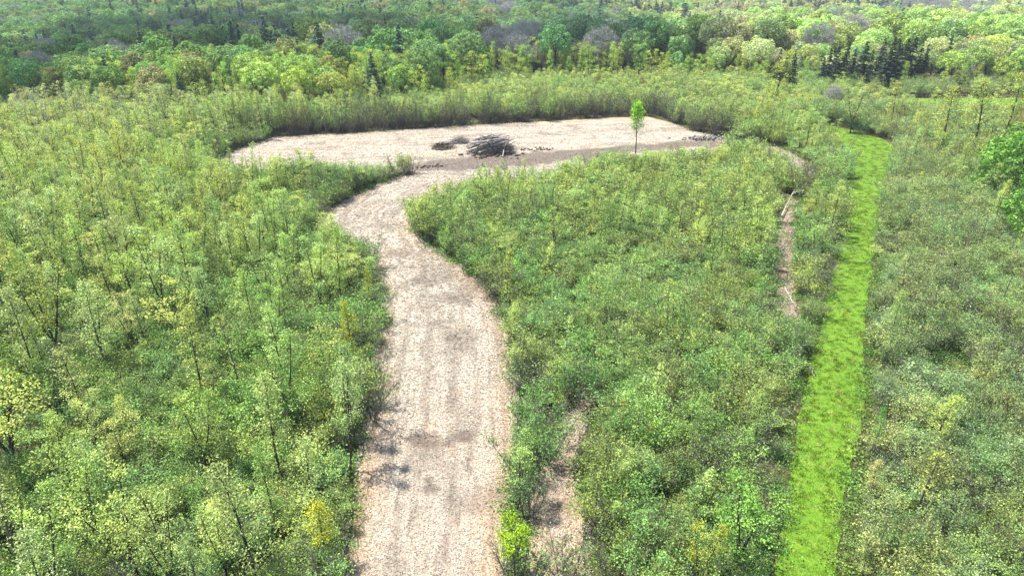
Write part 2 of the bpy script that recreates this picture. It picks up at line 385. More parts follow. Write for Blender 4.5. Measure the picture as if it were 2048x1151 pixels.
def conifer(seed, h=15., w=2.9, levels=19, droop=.28, ragged=.25):
    rg = np.random.default_rng(seed); wd = Wood()
    wd.tube([(0, 0, -.5), (rg.normal() * .05, 0, h * .5), (0, 0, h)], [.2, .12, .015], 5)
    C = []; A = []; SZ = []
    for l in range(levels):
        f = l / (levels - 1); z = h * (.08 + .9 * f); z += rg.uniform(-.3, .3); R_ = w * (1 - f) ** .8 * rg.uniform(1 - ragged, 1 + ragged * .6) + .15; nb = int(10 - 5 * f)
        for k in range(nb):
            a = (k + rg.uniform(-.3, .3)) * 2 * math.pi / nb + l * 1.1; L0 = R_ * rg.uniform(.72, 1.15)
            d = np.array([math.cos(a), math.sin(a), 0]); s = np.array([-math.sin(a), math.cos(a), 0])
            zj = z + rg.uniform(-.38, .38); p = lambda t: np.array([0, 0, zj]) + d * L0 * t + np.array([0, 0, .18 * L0 * t - droop * L0 * t * t * 1.6])
            if R_ > .5: wd.tube([p(0), p(.5), p(.95)], [.03, .02, .008], 3)
            ns = max(4, int(L0 / .22))
            for i in range(ns):
                t = (i + .8) / ns
                for sg in (-1, 1):
                    q = p(t) + s * sg * (.12 + .22 * L0 * (1 - t) * .6) + rg.normal(size=3) * .05
                    C.append(q); A.append(d * .8 + s * sg * .75 + np.array([0, 0, -.25])); SZ.append(.85 * rg.uniform(.75, 1.2) * (.6 + .4 * (1 - f)))
    C = np.array(C); A = np.array(A); A /= np.linalg.norm(A, axis=1)[:, None]; n = len(C); SZ = np.array(SZ)[:, None] * .5
    nr = np.array([0, 0, 1.]) + rg.normal(size=(n, 3)) * .35; nr[::3] = rg.normal(size=nr[::3].shape); B = np.cross(nr, A); B /= np.linalg.norm(B, axis=1)[:, None]
    V = np.stack([C + A * SZ * 1.3, C + B * SZ * .7 - [0, 0, .08], C - A * SZ, C - B * SZ * .7 - [0, 0, .08]], 1).reshape(-1, 3)
    return finish('conifer_mesh', wd, V, np.arange(n * 4).reshape(-1, 4), rg.random(n), BARK, NEEDLE)

POOL = {
 'leafy': [sapling(10 + i, h=8, w=[1.15, 1.5, 1.0, 1.35, 1.7, 1.1][i], nbr=[26, 30, 22, 28, 32, 24][i], leaders=[1, 3, 1, 2, 3, 1][i], start=[.2, .3, .25, .25, .3, .35][i]) for i in range(6)],
 'slim': [sapling(30 + i, h=8, w=[.75, .9, .6, .8, 1.0][i], nbr=[22, 20, 20, 24, 26][i], per=6, lsize=.15, sparse=[.75, .6, .8, .4, .7][i], start=.3, spread=.17, bark=TWIG) for i in range(5)],
 'green': [shrub(50 + i, h=[3.2, 3.6, 2.9, 3.8, 3.3, 3.0][i], w=[1.5, 1.6, 1.7, 1.4, 1.5, 1.8][i], stems=[8, 9, 8, 7, 9, 10][i]) for i in range(6)],
 'twiggy': [shrub(70 + i, h=[3.3, 3.7, 3.0, 3.5][i], w=1.4, stems=9, bare=[.72, .8, .62, .9][i], lsize=.11, bark=TWIG) for i in range(4)],
 'pole': [sapling(150 + i, h=8, w=.7, nbr=24, per=3, lsize=.12, sparse=.12, start=.3, bark=PALEBARK, leaders=1 + i % 2) for i in range(3)],
 'broad': [broadleaf(90 + i, rx=[5.2, 4.6, 5.8, 4.9, 5.4, 4.2][i], rz=[5.0, 5.6, 4.6, 5.2, 5.0, 6.0][i]) for i in range(6)],
 'bareb': [broadleaf(110 + i, h=15, rx=4.8, rz=5.2, bare=True) for i in range(3)],
 'conif': [conifer(130 + i, w=[2.9, 3.4, 2.5, 3.1, 3.8][i], h=[15, 16, 15, 14, 15][i]) for i in range(5)],
}

# ------------------------------------------------------------------ scene objects
def link(name, me, parent=None, loc=None, rot=None, scl=None):
    o = bpy.data.objects.new(name, me); COL.objects.link(o)
    if parent is not None: o.parent = parent
    if loc is not None: o.location = loc
    if rot is not None: o.rotation_euler = rot
    if scl is not None: o.scale = scl
    return o
def tag(o, label=None, cat=None, group=None, kind=None):
    if label: o['label'] = label
    if cat: o['category'] = cat
    if group: o['group'] = group
    if kind: o['kind'] = kind
    return o

# ground sheet
def axis(lo, hi, fine_lo, fine_hi, fs, cs):
    a = list(np.arange(fine_lo, fine_hi, fs)); 
    x = fine_lo; s = fs
    while x > lo: s = min(s * 1.25, cs); x -= s; a.insert(0, x)
    x = a[-1]; s = fs
    while x < hi: s = min(s * 1.25, cs); x += s; a.append(x)
    return np.array(a)
gx = axis(-2600, 2600, -120, 120, 2.5, 60); gy = axis(-120, 3600, -10, 200, 2.5, 50)
X, Y = np.meshgrid(gx, gy)
flat = np.min([pdist(P, X, Y) for P in CLEAR], axis=0)
Z = terrain(X, Y); lev = sstep(9, 3, flat); Z = Z * (1 - lev) + 0 * lev
def gz(x, y):
    """ground height as built (level beside the mown and cleared strips)"""
    f = np.min([pdist(P, x, y) for P in CLEAR], axis=0); l = sstep(9, 3, f); return terrain(x, y) * (1 - l)
nx, ny = len(gx), len(gy); I = (np.arange(ny - 1)[:, None] * nx + np.arange(nx - 1)[None]).ravel()
g = link('ground', mesh_from('ground', np.stack([X, Y, Z], -1).reshape(-1, 3), [np.stack([I, I + 1, I + nx + 1, I + nx], 1)], [GROUND], smooth=True))
tag(g, kind='structure')

def sheet(name, P, z, step, mat, attrf=None, jit=.12, seed=1):
    rg = np.random.default_rng(seed); out = []
    n = len(P)
    for i in range(n):
        a, b = P[i], P[(i + 1) % n]; k = max(1, int(np.hypot(*(b - a)) / max(step, .45)))
        for j in range(k): out.append(a + (b - a) * j / k)
    B = np.array(out); B = B + (np.stack([fnoise(B[:, 0], B[:, 1], 1.6, 4), fnoise(B[:, 0], B[:, 1], 1.6, 9)], 1) - .5) * jit * 6
    x = np.arange(B[:, 0].min(), B[:, 0].max(), step); y = np.arange(B[:, 1].min(), B[:, 1].max(), step)
    X, Y = np.meshgrid(x, y); X = X.ravel() + rg.uniform(-.2, .2, X.size) * step; Y = Y.ravel() + rg.uniform(-.2, .2, Y.size) * step
    m = pdist(B, X, Y) < -step * .4
    pts = np.concatenate([B, np.stack([X[m], Y[m]], 1)]); nb = len(B)
    v, e, f, *_ = delaunay_2d_cdt([Vector(p) for p in pts], [(i, (i + 1) % nb) for i in range(nb)], [list(range(nb))], 1, 1e-5)
    V = np.array([(p[0], p[1], 0) for p in v]); f = np.array([q for q in f if len(q) == 3])
    V[:, 2] = z + (fnoise(V[:, 0], V[:, 1], 1.5, 21)) * .05
    at = attrf(V[:, 0], V[:, 1]) if attrf else []
    return tag(link(name, mesh_from(name, V, [f], [mat], attrs=at, smooth=True)), kind='structure')

# worn and earthy places of the mulch (photo pixel, radii in metres, strength)
SPOTS = [(905, 678, .9, .9, .9), (915, 698, .8, .9, .95), (893, 668, 1.3, .35, .6), (903, 725, .4, 1., .5), (838, 880, .75, .5, .95), (862, 893, .9, .55, 1.), (893, 892, .9, .5, 1.), (918, 878, .9, .7, .95), (948, 868, .6, .4, .6), (856, 962, .45, .6, .95), (862, 980, .5, .5, .9), (850, 880, 1.0, .8, .7), (910, 600, 2.4, 2.6, .65), (845, 560, 2.2, 2.0, .75), (800, 510, 2.5, 1.6, .55),
  (905, 800, .5, 1.6, .6), (920, 875, .9, 1., .8), (880, 650, .9, 1.2, .6), (830, 1060, .5, 2.2, .45), (890, 1090, .4, 1.4, .55), (780, 1100, .5, 2.2, .4), (860, 540, 3.2, 3.0, .5),
  (770, 405, 6, 2.0, .4), (760, 455, 4.5, 1.8, .45), (835, 375, 7, 1.4, .3), (640, 300, 9, 1.2, .35), (870, 505, 2.2, 1.2, .5), (1000, 1030, .8, 1.8, .3)]
BAND = poly([(825,330),(900,318),(1000,308),(1100,303),(1200,296),(1300,287),(1400,279),(1460,285),(1460,296),(1380,298),(1280,305),(1180,322),(1080,332),(1000,340),(920,342),(850,346),(800,350)])
WEEDS = [(880, 312, 4.5, .9, .95), (1080, 296, 3, .6, .6), (1200, 290, 8, .7, .6), (560, 290, 5, 2, .35), (760, 283, 6, 1.5, .35), (1000, 262, 8, 1.2, .3), (1150, 268, 7, 1.0, .3), (905, 478, 2., 1, .5), (760, 460, 4, 1, .4), (980, 870, .8, 1.2, .4), (760, 640, .6, 2, .3)]
def mulch_attr(x, y):
    d = np.zeros(len(x)); w = np.zeros(len(x))
    n1 = fnoise(x, y, 2.2, 31) - .5; n2 = fnoise(x, y, .7, 37) - .5
    for px, py, rx, ry, s in SPOTS:
        cx, cy = G(px, py); q = np.hypot((x - cx) / rx, (y - cy) / ry) + n1 * 1.5 + n2 * 1.3
        d = np.maximum(d, s * sstep(1.25, .35, q))
    bd = pdist(BAND, x, y) + n1 * 5; d = np.maximum(d, .85 * sstep(.8, -1.2, bd))
    # wheel ruts up the track
    cl = np.array([G(*p) for p in [(850,1300),(850,1151),(865,1000),(875,850),(880,760),(885,690),(880,620),(850,560),(800,500),(760,460),(770,425),(820,390),(900,365),(1000,350)]])
    for off in (-1.15, 1.05):
        dd = np.full(len(x), 1e9)
        for i in range(len(cl) - 1):
            a, b = cl[i], cl[i + 1]; e = b - a; nn = np.array([-e[1], e[0]]) / np.hypot(*e); a2 = a + nn * off; 
            t = np.clip(((x - a2[0]) * e[0] + (y - a2[1]) * e[1]) / (e @ e), 0, 1); dd = np.minimum(dd, np.hypot(x - a2[0] - t * e[0], y - a2[1] - t * e[1]))
        d = np.maximum(d, .42 * sstep(.55, .12, dd + n2 * .5) * sstep(.38, .6, fnoise(x, y, 3.5, 41)))
    best = np.full(len(x), 1e9); U = np.zeros(len(x)); Sx = np.zeros(len(x)); acc = 0.
    for i in range(len(cl) - 1):
        a, b = cl[i], cl[i + 1]; e = b - a; le = np.hypot(*e); t_ = np.clip(((x - a[0]) * e[0] + (y - a[1]) * e[1]) / le ** 2, 0, 1)
        dx, dy = x - a[0] - t_ * e[0], y - a[1] - t_ * e[1]; q = np.hypot(dx, dy); m = q < best; best = np.where(m, q, best)
        U = np.where(m, np.sign(e[0] * dy - e[1] * dx) * q, U); Sx = np.where(m, acc + t_ * le, Sx); acc += le
    wide = sstep(103, 108, y); ru = U * (1 - wide) + (y * .99 - x * .13) * wide; rs = Sx * (1 - wide) + x * wide
    run = np.stack([ru * 1.9, rs * .16, np.zeros(len(x))], 1)
    d = np.maximum(d, .42 * sstep(.55, .72, vnoise(run[:, 0] * 1.3, run[:, 1] * 1.3, 1., 88)))
    d = np.maximum(d, .5 * sstep(.6, .8, fnoise(x, y, 4.2, 51)))
    d = np.maximum(d, .45 * (np.minimum(pdist(STRIP_B, x, y), pdist(STRIP_C, x, y)) < .8))
    for px, py, rx, ry, s in WEEDS:
        cx, cy = G(px, py); q = np.hypot((x - cx) / rx, (y - cy) / ry) + n1 * 1.2; w = np.maximum(w, s * sstep(1.2, .4, q))
    edge = np.min([np.abs(pdist(P, x, y)) for P in (TRACK, STRIP_A, STRIP_B, STRIP_C)], axis=0)
    r = np.clip(sstep(2.4, .2, edge + n1 * 2) * .4 + .15 * sstep(.5, .7, fnoise(x, y, 5, 61)), 0, 1)
    return [('dirt', 'POINT', 'FLOAT', d), ('rust', 'POINT', 'FLOAT', r), ('weed', 'POINT', 'FLOAT', w), ('run', 'POINT', 'FLOAT_VECTOR', run)]
sheet('mulch_track', TRACK, .06, .5, MULCH, mulch_attr)
sheet('mulch_side_path', STRIP_A, .06, .4, MULCH, mulch_attr, seed=2)
sheet('narrow_cut_path', STRIP_B, .06, .5, MULCH, mulch_attr, seed=3)
sheet('upper_cut_path', STRIP_C, .064, .6, MULCH, mulch_attr, seed=4)
sheet('grass_path', GRASS, .06, .5, GRASSM, None, seed=5)
sheet('meadow', MEADOW, .06, 2.5, GRASSM, None, seed=6)

# shreds of wood and straw lying on the mulch: stuff
def shreds(name, polys, dens, zone, label, seed):
    rg = np.random.default_rng(seed); allx = []; ally = []
    for P in polys:
        x0, x1, y0, y1 = P[:, 0].min() - .6, P[:, 0].max() + .6, P[:, 1].min(), min(P[:, 1].max(), zone)
        n = int((x1 - x0) * (y1 - y0) * dens); x = rg.uniform(x0, x1, n); y = rg.uniform(y0, y1, n)
        keep = (pdist(P, x, y) < .35) & (rg.random(n) < np.clip(40 / y, .1, 1) ** 1.7) & (y > 20); allx.append(x[keep]); ally.append(y[keep])
    x = np.concatenate(allx); y = np.concatenate(ally); n = len(x); k = np.clip(y / 40, .8, 1.9)
    dt = dict((a[0], a[3]) for a in mulch_attr(x, y))['dirt']; kk = rg.random(n) > dt * .9; x, y, k, dt = x[kk], y[kk], k[kk], dt[kk]; n = len(x)
    L0 = rg.uniform(.06, .2, n) * k; wd_ = rg.uniform(.006, .015, n) * k; a = rg.uniform(0, math.pi, n); tl = rg.normal(size=n) * .18
    D = np.stack([np.cos(a) * np.cos(tl), np.sin(a) * np.cos(tl), np.sin(tl)], 1) * L0[:, None] * .5; Sd = np.stack([-np.sin(a), np.cos(a), 0 * a], 1) * wd_[:, None]
    C = np.stack([x, y, .12 + np.abs(D[:, 2]) + rg.uniform(0, .03, n)], 1); U = np.zeros((n, 3)); U[:, 2] = wd_ * 1.2
    V = np.stack([C - D - Sd, C - D + Sd, C - D + U, C + D - Sd, C + D + Sd, C + D + U], 1).reshape(-1, 3)
    b = np.arange(n)[:, None] * 6; F = np.concatenate([b + [0, 1, 4, 3], b + [1, 2, 5, 4], b + [2, 0, 3, 5]])
    pal = np.array([(.68, .64, .54), (.55, .485, .37), (.42, .32, .23), (.30, .19, .11), (.13, .09, .07), (.80, .78, .69)])
    edge = np.min([np.abs(pdist(P, x, y)) for P in polys], axis=0)
    pr = rg.random(n); idx = np.digitize(pr, [.26, .42, .53, .61, .71]); red = (rg.random(n) < .30 * sstep(2., .2, edge)); idx = np.where(red, rg.choice([2, 3, 3, 4], n), idx)
    c = np.clip(pal[idx] * rg.uniform(.85, 1.1, (n, 1)) * (1 - .85 * np.clip(dt * rg.uniform(.5, 1.3, n), 0, 1))[:, None], 0, .95); c = np.concatenate([c, np.ones((n, 1))], 1)
    return tag(link(name, mesh_from(name, V, [F], [SHRED], attrs=[('hue', 'FACE', 'FLOAT_COLOR', np.concatenate([c, c, c]))])), label, 'mulch', kind='stuff')
shreds('wood_shreds', [TRACK, STRIP_A, STRIP_B, STRIP_C], 210, 150, 'pale shredded wood and straw strewn over the cleared track', 5)

# ------------------------------------------------------------------ planting plan
rng = np.random.default_rng(2024)
def scatter(spacing, y0, y1, half=.80, pad=12, seed=0):
    rg = np.random.default_rng(seed); ys = np.arange(y0, y1, spacing * .87); out = []
    for i, y in enumerate(ys):
        hw = half * (y * .95 + 12) + pad; x = np.arange(-hw, hw, spacing) + (i % 2) * spacing * .5
        out.append(np.stack([x + rg.uniform(-.42, .42, len(x)) * spacing, y + rg.uniform(-.42, .42, len(x)) * spacing], 1))
    return np.concatenate(out)
class Set:
    def __init__(s): s.x = []; s.y = []; s.z = []; s.kind = []; s.var = []; s.rot = []; s.s = []; s.t = []
PLAN = {k: [] for k in POOL}      # rows: x, y, z, variant, rotz, sxy, sz, tint r g b, lean
def put(kind, x, y, s, tint, sz=1., var=None, z=None, rot=None, lean=0.):
    n = len(x); v = rng.integers(0, len(POOL[kind]), n) if var is None else np.full(n, var)
    zz = gz(x, y) - .05 if z is None else z
    PLAN[kind].append(np.stack([x, y, zz, v, rng.uniform(0, 6.283, n) if rot is None else np.full(n, rot), s, s * sz, tint[:, 0], tint[:, 1], tint[:, 2], np.full(n, 0.) + lean], 1))
def tints(n, base, var=.12, hue=.10):
    b = np.asarray(base, float); b = np.broadcast_to(b, (n, 3)).copy()
    b *= rng.uniform(1 - var, 1 + var, (n, 1)); b[:, 0] *= rng.uniform(1 - hue, 1 + hue, n); b[:, 2] *= rng.uniform(1 - hue, 1 + hue, n); return b
def lerp(a, b, t): t = np.asarray(t)[:, None]; return np.asarray(a) * (1 - t) + np.asarray(b) * t
def cleard(x, y): return np.min([pdist(P, x, y) for P in CLEAR], axis=0)

YEL = (.48, .56, .155); YG = (.37, .51, .165); PALE = (.47, .55, .25); LGREEN = (.29, .43, .12); GRN = (.19, .32, .10); GREY = (.275, .38, .165); OLIVE = (.265, .39, .13)

# --- shrubs
P = scatter(1.62, 22, 200, seed=1); x, y = P.T; d = cleard(x, y); px, py, _ = to_px(x, y, 0)
# the peninsula gap, pale bare patch and dark pockets stay open
gap = (np.hypot((px - 600) / 22, (py - 405) / 20) < 1) | (np.hypot((px - 1185) / 28, (py - 745) / 26) < 1)
far = sstep(135, 175, y)
mg = np.full(len(x), .5)
for P_, m_ in ((GRASS, 1.05), (STRIP_B, .9), (STRIP_C, 1.3), (STRIP_A, .8)): mg = np.where(pdist(P_, x, y) < 3, m_, mg)
open_ = fnoise(x, y, 4.5, 171) + .12 * (rng.random(len(x)) - .5)
keep = (d > mg) & ~gap & (rng.random(len(x)) > far * .55) & ((open_ > .33) | (d < 2.5)); x, y, d, px, py = x[keep], y[keep], d[keep], px[keep], py[keep]
n = len(x)
right = px > 1700; left = px < 760; mid = ~right & ~left
pn = fnoise(x, y, 9, 71); pn2 = fnoise(x, y, 5, 73)
edge_far = (py < 275) & (d < 6) & (px > 380) & (px < 1500)
upper_left = (py < 350) & (px < 620)
pb = np.where(edge_far, .85, np.where(d < 1.8, .42, .10)); pb = np.where(upper_left & ~edge_far, .45, pb); pb = np.where(right, .16, pb); pb = pb + .35 * sstep(.6, .75, pn2)
isb = rng.random(n) < pb
base = np.where(right[:, None], lerp(GREY, OLIVE, pn), np.where(mid[:, None], lerp(lerp(GRN, LGREEN, pn), lerp(OLIVE, YG, pn2), sstep(560, 340, py) * .85), lerp(GRN, LGREEN, np.clip(pn * 1.3 - .2, 0, 1))))
base = lerp(base, np.broadcast_to(np.array(GREY), base.shape), sstep(300, 220, py) * .35)
t = base * rng.uniform(.68, 1.28, (n, 1)) * np.stack([rng.uniform(.76, 1.24, n), np.ones(n), rng.uniform(.75, 1.12, n)], 1)
s = rng.uniform(.72, 1.2, n) * np.where(right, .88, 1.) * np.interp(y, [30, 60, 95], [.92, 1.08, 1.28])
hh = np.clip(.62 + 1.15 * (fnoise(x, y, 5.5, 77) - .3), .5, 1.35) * np.where(edge_far, 1.35, 1) * np.where((px > 1590) & (px < 1700) & (py > 262) & (py < 345), .5, 1)
put('green', x[~isb], y[~isb], s[~isb], t[~isb], hh[~isb]); put('twiggy', x[isb], y[isb], s[isb] * .92, t[isb], hh[isb] * 1.05)

# --- saplings : density by place
NOTABLE = [  # px, py of the foot, py of the top, variant kind, variant, width, tint, label
 (380, 712, 555, 'leafy', 4, 1.25, YEL, 'broad yellow-green young tree with many rising limbs amid green scrub, left of centre'),
 (125, 745, 525, 'leafy', 1, 1.0, (.36, .44, .12), 'tall dark-stemmed young tree with thin pale crown near the left edge'),
 (588, 868, 660, 'leafy', 3, 1.0, (.24, .40, .09), 'tall forked pale green young tree standing midway between left edge and wide track'),
 (450, 1118, 975, 'leafy', 0, 1.5, YEL, 'lone bright yellow young tree in dark green scrub at the bottom left'),
 (655, 1120, 985, 'leafy', 2, 1.4, (.42, .46, .04), 'vivid yellow young tree beside the bottom end of the wide track'),
 (505, 440, 355, 'leafy', 5, .9, YEL, 'yellow-green young tree rising above scrub just left of the track bend'),
 (712, 740, 590, 'leafy', 0, .8, (.42, .46, .04), 'slender bright yellow young tree on the left edge of the track bend'),
 (745, 640, 530, 'leafy', 2, .7, (.38, .44, .05), 'small yellow-green young tree leaning over the left track edge'),
 (268, 880, 785, 'leafy', 5, 1.2, YEL, 'short yellow young tree alone in the green scrub of the lower left'),
 (180, 1050, 880, 'leafy', 1, 1.3, (.34, .46, .12), 'wide pale green young tree with dark forked stems in the lower left'),
 (420, 950, 770, 'leafy', 3, 1.1, (.32, .44, .10), 'tall twin-stemmed pale green young tree in the lower left scrub'),
 (60, 960, 720, 'leafy', 4, 1.3, (.42, .50, .12), 'large pale yellow young tree at the left edge below the middle'),
 (1450, 808, 752, 'leafy', 2, .45, (.50, .48, .04), 'tiny yellow sapling poking out of grey-green scrub left of the grass path'),
 (1240, 880, 800, 'slim', 2, .9, (.48, .46, .06), 'thin yellow sapling right of the upper end of the mulch side path'),
 (1288, 915, 835, 'slim', 0, .9, (.48, .46, .06), 'thin yellow-leaved sapling standing right of its twin near mulch side path'),
 (1462, 1165, 965, 'leafy', 1, 1.25, (.22, .44, .07), 'fresh light green young tree beside the bottom of the grass path'),
 (1390, 1180, 1030, 'leafy', 3, 1.0, (.38, .42, .06), 'yellowish young tree left of the fresh green one at the bottom'),
 (1738, 1012, 920, 'leafy', 5, 1.1, (.50, .50, .20), 'pale cream-leaved sapling right beside the grass path in the lower right'),
 (1832, 1030, 890, 'slim', 1, 1.3, (.40, .46, .07), 'thin yellow-green sapling deeper in the scrub beyond the cream-leaved one'),
 (1748, 905, 815, 'leafy', 0, .9, (.20, .44, .09), 'fresh green young tree on the right edge of the grass path'),
 (1010, 620, 500, 'slim', 2, 1.1, (.40, .46, .06), 'yellow-tipped thin sapling beside the right bank of the track bend'),
 (1065, 1170, 790, None, 0, 0, None, None),
]
def start_y(x): return 160 + 52 * sstep(-30, 0, x) - 20 * sstep(55, 90, x)
P = scatter(2.15, 22, 215, seed=2); x, y = P.T; d = cleard(x, y); px, py, _ = to_px(x, y, 0)
cn = fnoise(x, y, 14, 81); cn2 = fnoise(x, y, 6, 83)
dens = np.zeros(len(x))
L_ = (px < 760)
dens = np.where(L_, np.interp(py, [190, 330, 420, 650, 800, 1150], [.80, .72, .75, .58, .30, .22]) * (.35 + 1.2 * sstep(.32, .62, cn)), dens)
M_ = (px >= 760) & (px < 1640)
dens = np.where(M_, np.interp(py, [190, 240, 300, 430, 520, 650, 1150], [.95, .8, .95, .85, .45, .12, .06]) * (.5 + sstep(.3, .6, cn)), dens)
R_ = px >= 1640
dens = np.where(R_, np.interp(py, [200, 300, 420, 520, 1150], [.45, .4, .18, .08, .05]) * (.5 + cn), dens)
edge_near = (d < 5) & (py < 290) & (px > 380) & (px < 1500); dens = np.where(edge_near, dens * .35, dens)
tip = (px > 400) & (px < 640) & (py > 335) & (py < 380)
nd = np.full(len(x), 1e9)
for q in NOTABLE:
    gx_, gy_ = G(q[0], q[1]); nd = np.minimum(nd, np.hypot(x - gx_, y - gy_))
dens = dens * np.where(y > start_y(x) - 2, .25, 1)
keep = (rng.random(len(x)) < dens) & (d > .5) & (nd > 2.4) & ~tip & ~((d < 2.6) & (px > 540) & (px < 770) & (py > 395) & (py < 570)) & ~((pdist(GRASS, x, y) < 1.3) | (pdist(STRIP_B, x, y) < 1.) | (pdist(STRIP_C, x, y) < 1.3)) & ~((px > 1530) & (px < 1885) & (y > 180) & (rng.random(len(x)) < .6)); x, y, d, px, py, cn, cn2 = [a[keep] for a in (x, y, d, px, py, cn, cn2)]; n = len(x)
slim = rng.random(n) < np.where(px < 760, np.interp(py, [200, 330, 400, 600, 1100], [.6, .6, .35, .15, .1]), np.interp(py, [200, 300, 500, 700, 1100], [.22, .5, .75, .7, .6]))
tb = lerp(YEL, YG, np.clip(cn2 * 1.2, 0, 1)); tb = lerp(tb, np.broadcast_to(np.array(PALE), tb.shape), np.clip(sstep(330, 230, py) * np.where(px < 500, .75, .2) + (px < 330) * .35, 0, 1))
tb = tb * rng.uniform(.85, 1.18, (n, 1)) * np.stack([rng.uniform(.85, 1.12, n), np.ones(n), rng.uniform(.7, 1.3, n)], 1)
gr = rng.random(n) < .12; tb[gr] = np.array(LGREEN) * rng.uniform(.9, 1.15, (gr.sum(), 1))
s = rng.uniform(.62, 1.08, n) * np.where(px >= 760, .80, 1.) * np.interp(py, [190, 240, 300], [1.15, 1.05, 1.]) 
td = pdist(TRACK, x, y); farz = np.interp(y, [135, 150, 170], [1, .85, .68]); cz = pdist(STRIP_C, x, y)
zs = rng.uniform(.88, 1.26, n) * farz * np.where(px >= 760, .88, 1.); zs *= np.where(((td < 7) & (py > 290) & (py < 450)) | ((cz < 6) & (py > 320) & (y < 125)), .62, 1.)
zs *= np.where((px > 540) & (px < 770) & (py > 395) & (py < 620) & (td < 7), .62, 1.)
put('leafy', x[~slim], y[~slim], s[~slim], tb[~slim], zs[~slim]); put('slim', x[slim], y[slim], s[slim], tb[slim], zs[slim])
# bare thin poles on the left tip of the clearing
k = 46; qx = rng.uniform(420, 640, k); qy = rng.uniform(345, 372, k); gxy = np.array([G(a, b) for a, b in zip(qx, qy)])
m_ = cleard(gxy[:, 0], gxy[:, 1]) > .3; gxy = gxy[m_]
put('slim', gxy[:, 0], gxy[:, 1], rng.uniform(.55, .85, len(gxy)), tints(len(gxy), YG), var=3)

k = 60; qx = np.r_[rng.uniform(0, 330, 30), rng.normal(175, 12, 15), rng.normal(75, 14, 15)]; qy = np.r_[rng.uniform(240, 330, 30), rng.uniform(250, 285, 30)]
gxy = np.array([G(a, b) for a, b in zip(qx, qy)]); put('pole', gxy[:, 0], gxy[:, 1], rng.uniform(.8, 1.25, k), tints(k, (.4, .45, .25)))
# --- woods
def start_y(x): return 160 + 52 * sstep(-30, 0, x) - 20 * sstep(55, 90, x)
P = scatter(8.4, 154, 1300, half=.86, pad=30, seed=3); x, y = P.T
q = rng.random(len(x)); d = cleard(x, y)
keep = (y > start_y(x)) & (d > 7) & ~((x > 30) & (y < 197) & (d < 9)); keep &= (y < 900) | (q < .7); pq = to_px(x, y, 8 + 0 * x)[0]; keep &= ~((pq > 1535) & (pq < 1885) & (y < 204))
x, y = x[keep], y[keep]; z = gz(x, y); n = len(x)
tpx, tpy, dep = to_px(x, y, z + 14)
cn = fnoise(x, y, 60, 91); cn2 = fnoise(x, y, 28, 93); cn3 = fnoise(x, y, 110, 97)
# share of conifers, bare greyish crowns
pc = .05 + .75 * sstep(.56, .68, cn) * sstep(260, 330, y); pc = pc + .5 * np.exp(-((tpx - 500) / 190) ** 2 - ((tpy - 55) / 38) ** 2) + .45 * np.exp(-((tpx - 1500) / 90) ** 2 - ((tpy - 12) / 14) ** 2)
pc = np.where((tpx > 850) & (tpy > 45) & (tpy < 140), pc * .4, pc); pc = np.where((tpx > 1450) & (tpy > 30), pc * .25, pc)
con = rng.random(n) < pc
GB = [(1030, 75, 42, 26), (1215, 78, 70, 20), (1110, 88, 30, 16), (1400, 92, 42, 18), (1500, 100, 28, 12), (1820, 12, 75, 9), (1000, 8, 55, 12), (1960, 14, 50, 10)]
pg = np.full(n, .03)
for a, b, c_, e in GB: pg = np.maximum(pg, 1.1 * np.exp(-((tpx - a) / c_) ** 2 - ((tpy - b) / e) ** 2))
bar = (rng.random(n) < pg) & ~con
# leaf colour
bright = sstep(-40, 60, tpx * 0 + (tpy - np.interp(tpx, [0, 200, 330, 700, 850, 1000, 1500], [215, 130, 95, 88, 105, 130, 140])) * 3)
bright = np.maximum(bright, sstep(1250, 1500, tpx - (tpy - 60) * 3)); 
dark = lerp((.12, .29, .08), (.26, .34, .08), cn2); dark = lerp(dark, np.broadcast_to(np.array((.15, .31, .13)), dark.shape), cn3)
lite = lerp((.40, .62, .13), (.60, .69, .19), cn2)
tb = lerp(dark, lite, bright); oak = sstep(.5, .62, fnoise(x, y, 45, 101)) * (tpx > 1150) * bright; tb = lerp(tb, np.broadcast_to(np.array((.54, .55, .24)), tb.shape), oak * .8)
sp = rng.random(n); k1 = sp < .03; tb[k1] = tb[k1] * .4 + np.array((.33, .26, .16)) * .6; k1 = (sp > .07) & (sp < .13); tb[k1] = tb[k1] * .5 + np.array((.38, .36, .19)) * .5; k1 = (sp > .13) & (sp < .22); tb[k1] = tb[k1] * .5 + np.array((.13, .33, .09)) * .5
tb = tb * rng.uniform(.78, 1.2, (n, 1)) * np.stack([rng.uniform(.85, 1.15, n), np.ones(n), rng.uniform(.8, 1.2, n)], 1)
tb *= np.where((tpx > 1100)[:, None], np.array([.80, .86, 1.1]), 1.)
s = rng.uniform(.72, 1.15, n) * np.interp(y, [165, 215, 260, 500], [.68, .84, 1.02, 1.02]) * np.where((x > 45) & (y < 240), np.where((tpx > 1530) & (tpx < 1885), .56, .8), 1.)
br = ~con & ~bar
put('broad', x[br], y[br], s[br], tb[br], rng.uniform(.88, 1.12, br.sum()), z=z[br])
put('bareb', x[bar], y[bar], s[bar] * 1.05, tints(bar.sum(), (.30, .34, .30)), z=z[bar])
put('conif', x[con], y[con], s[con] * rng.uniform(.9, 1.35, con.sum()), tints(con.sum(), (.035, .09, .06), .25), z=z[con])
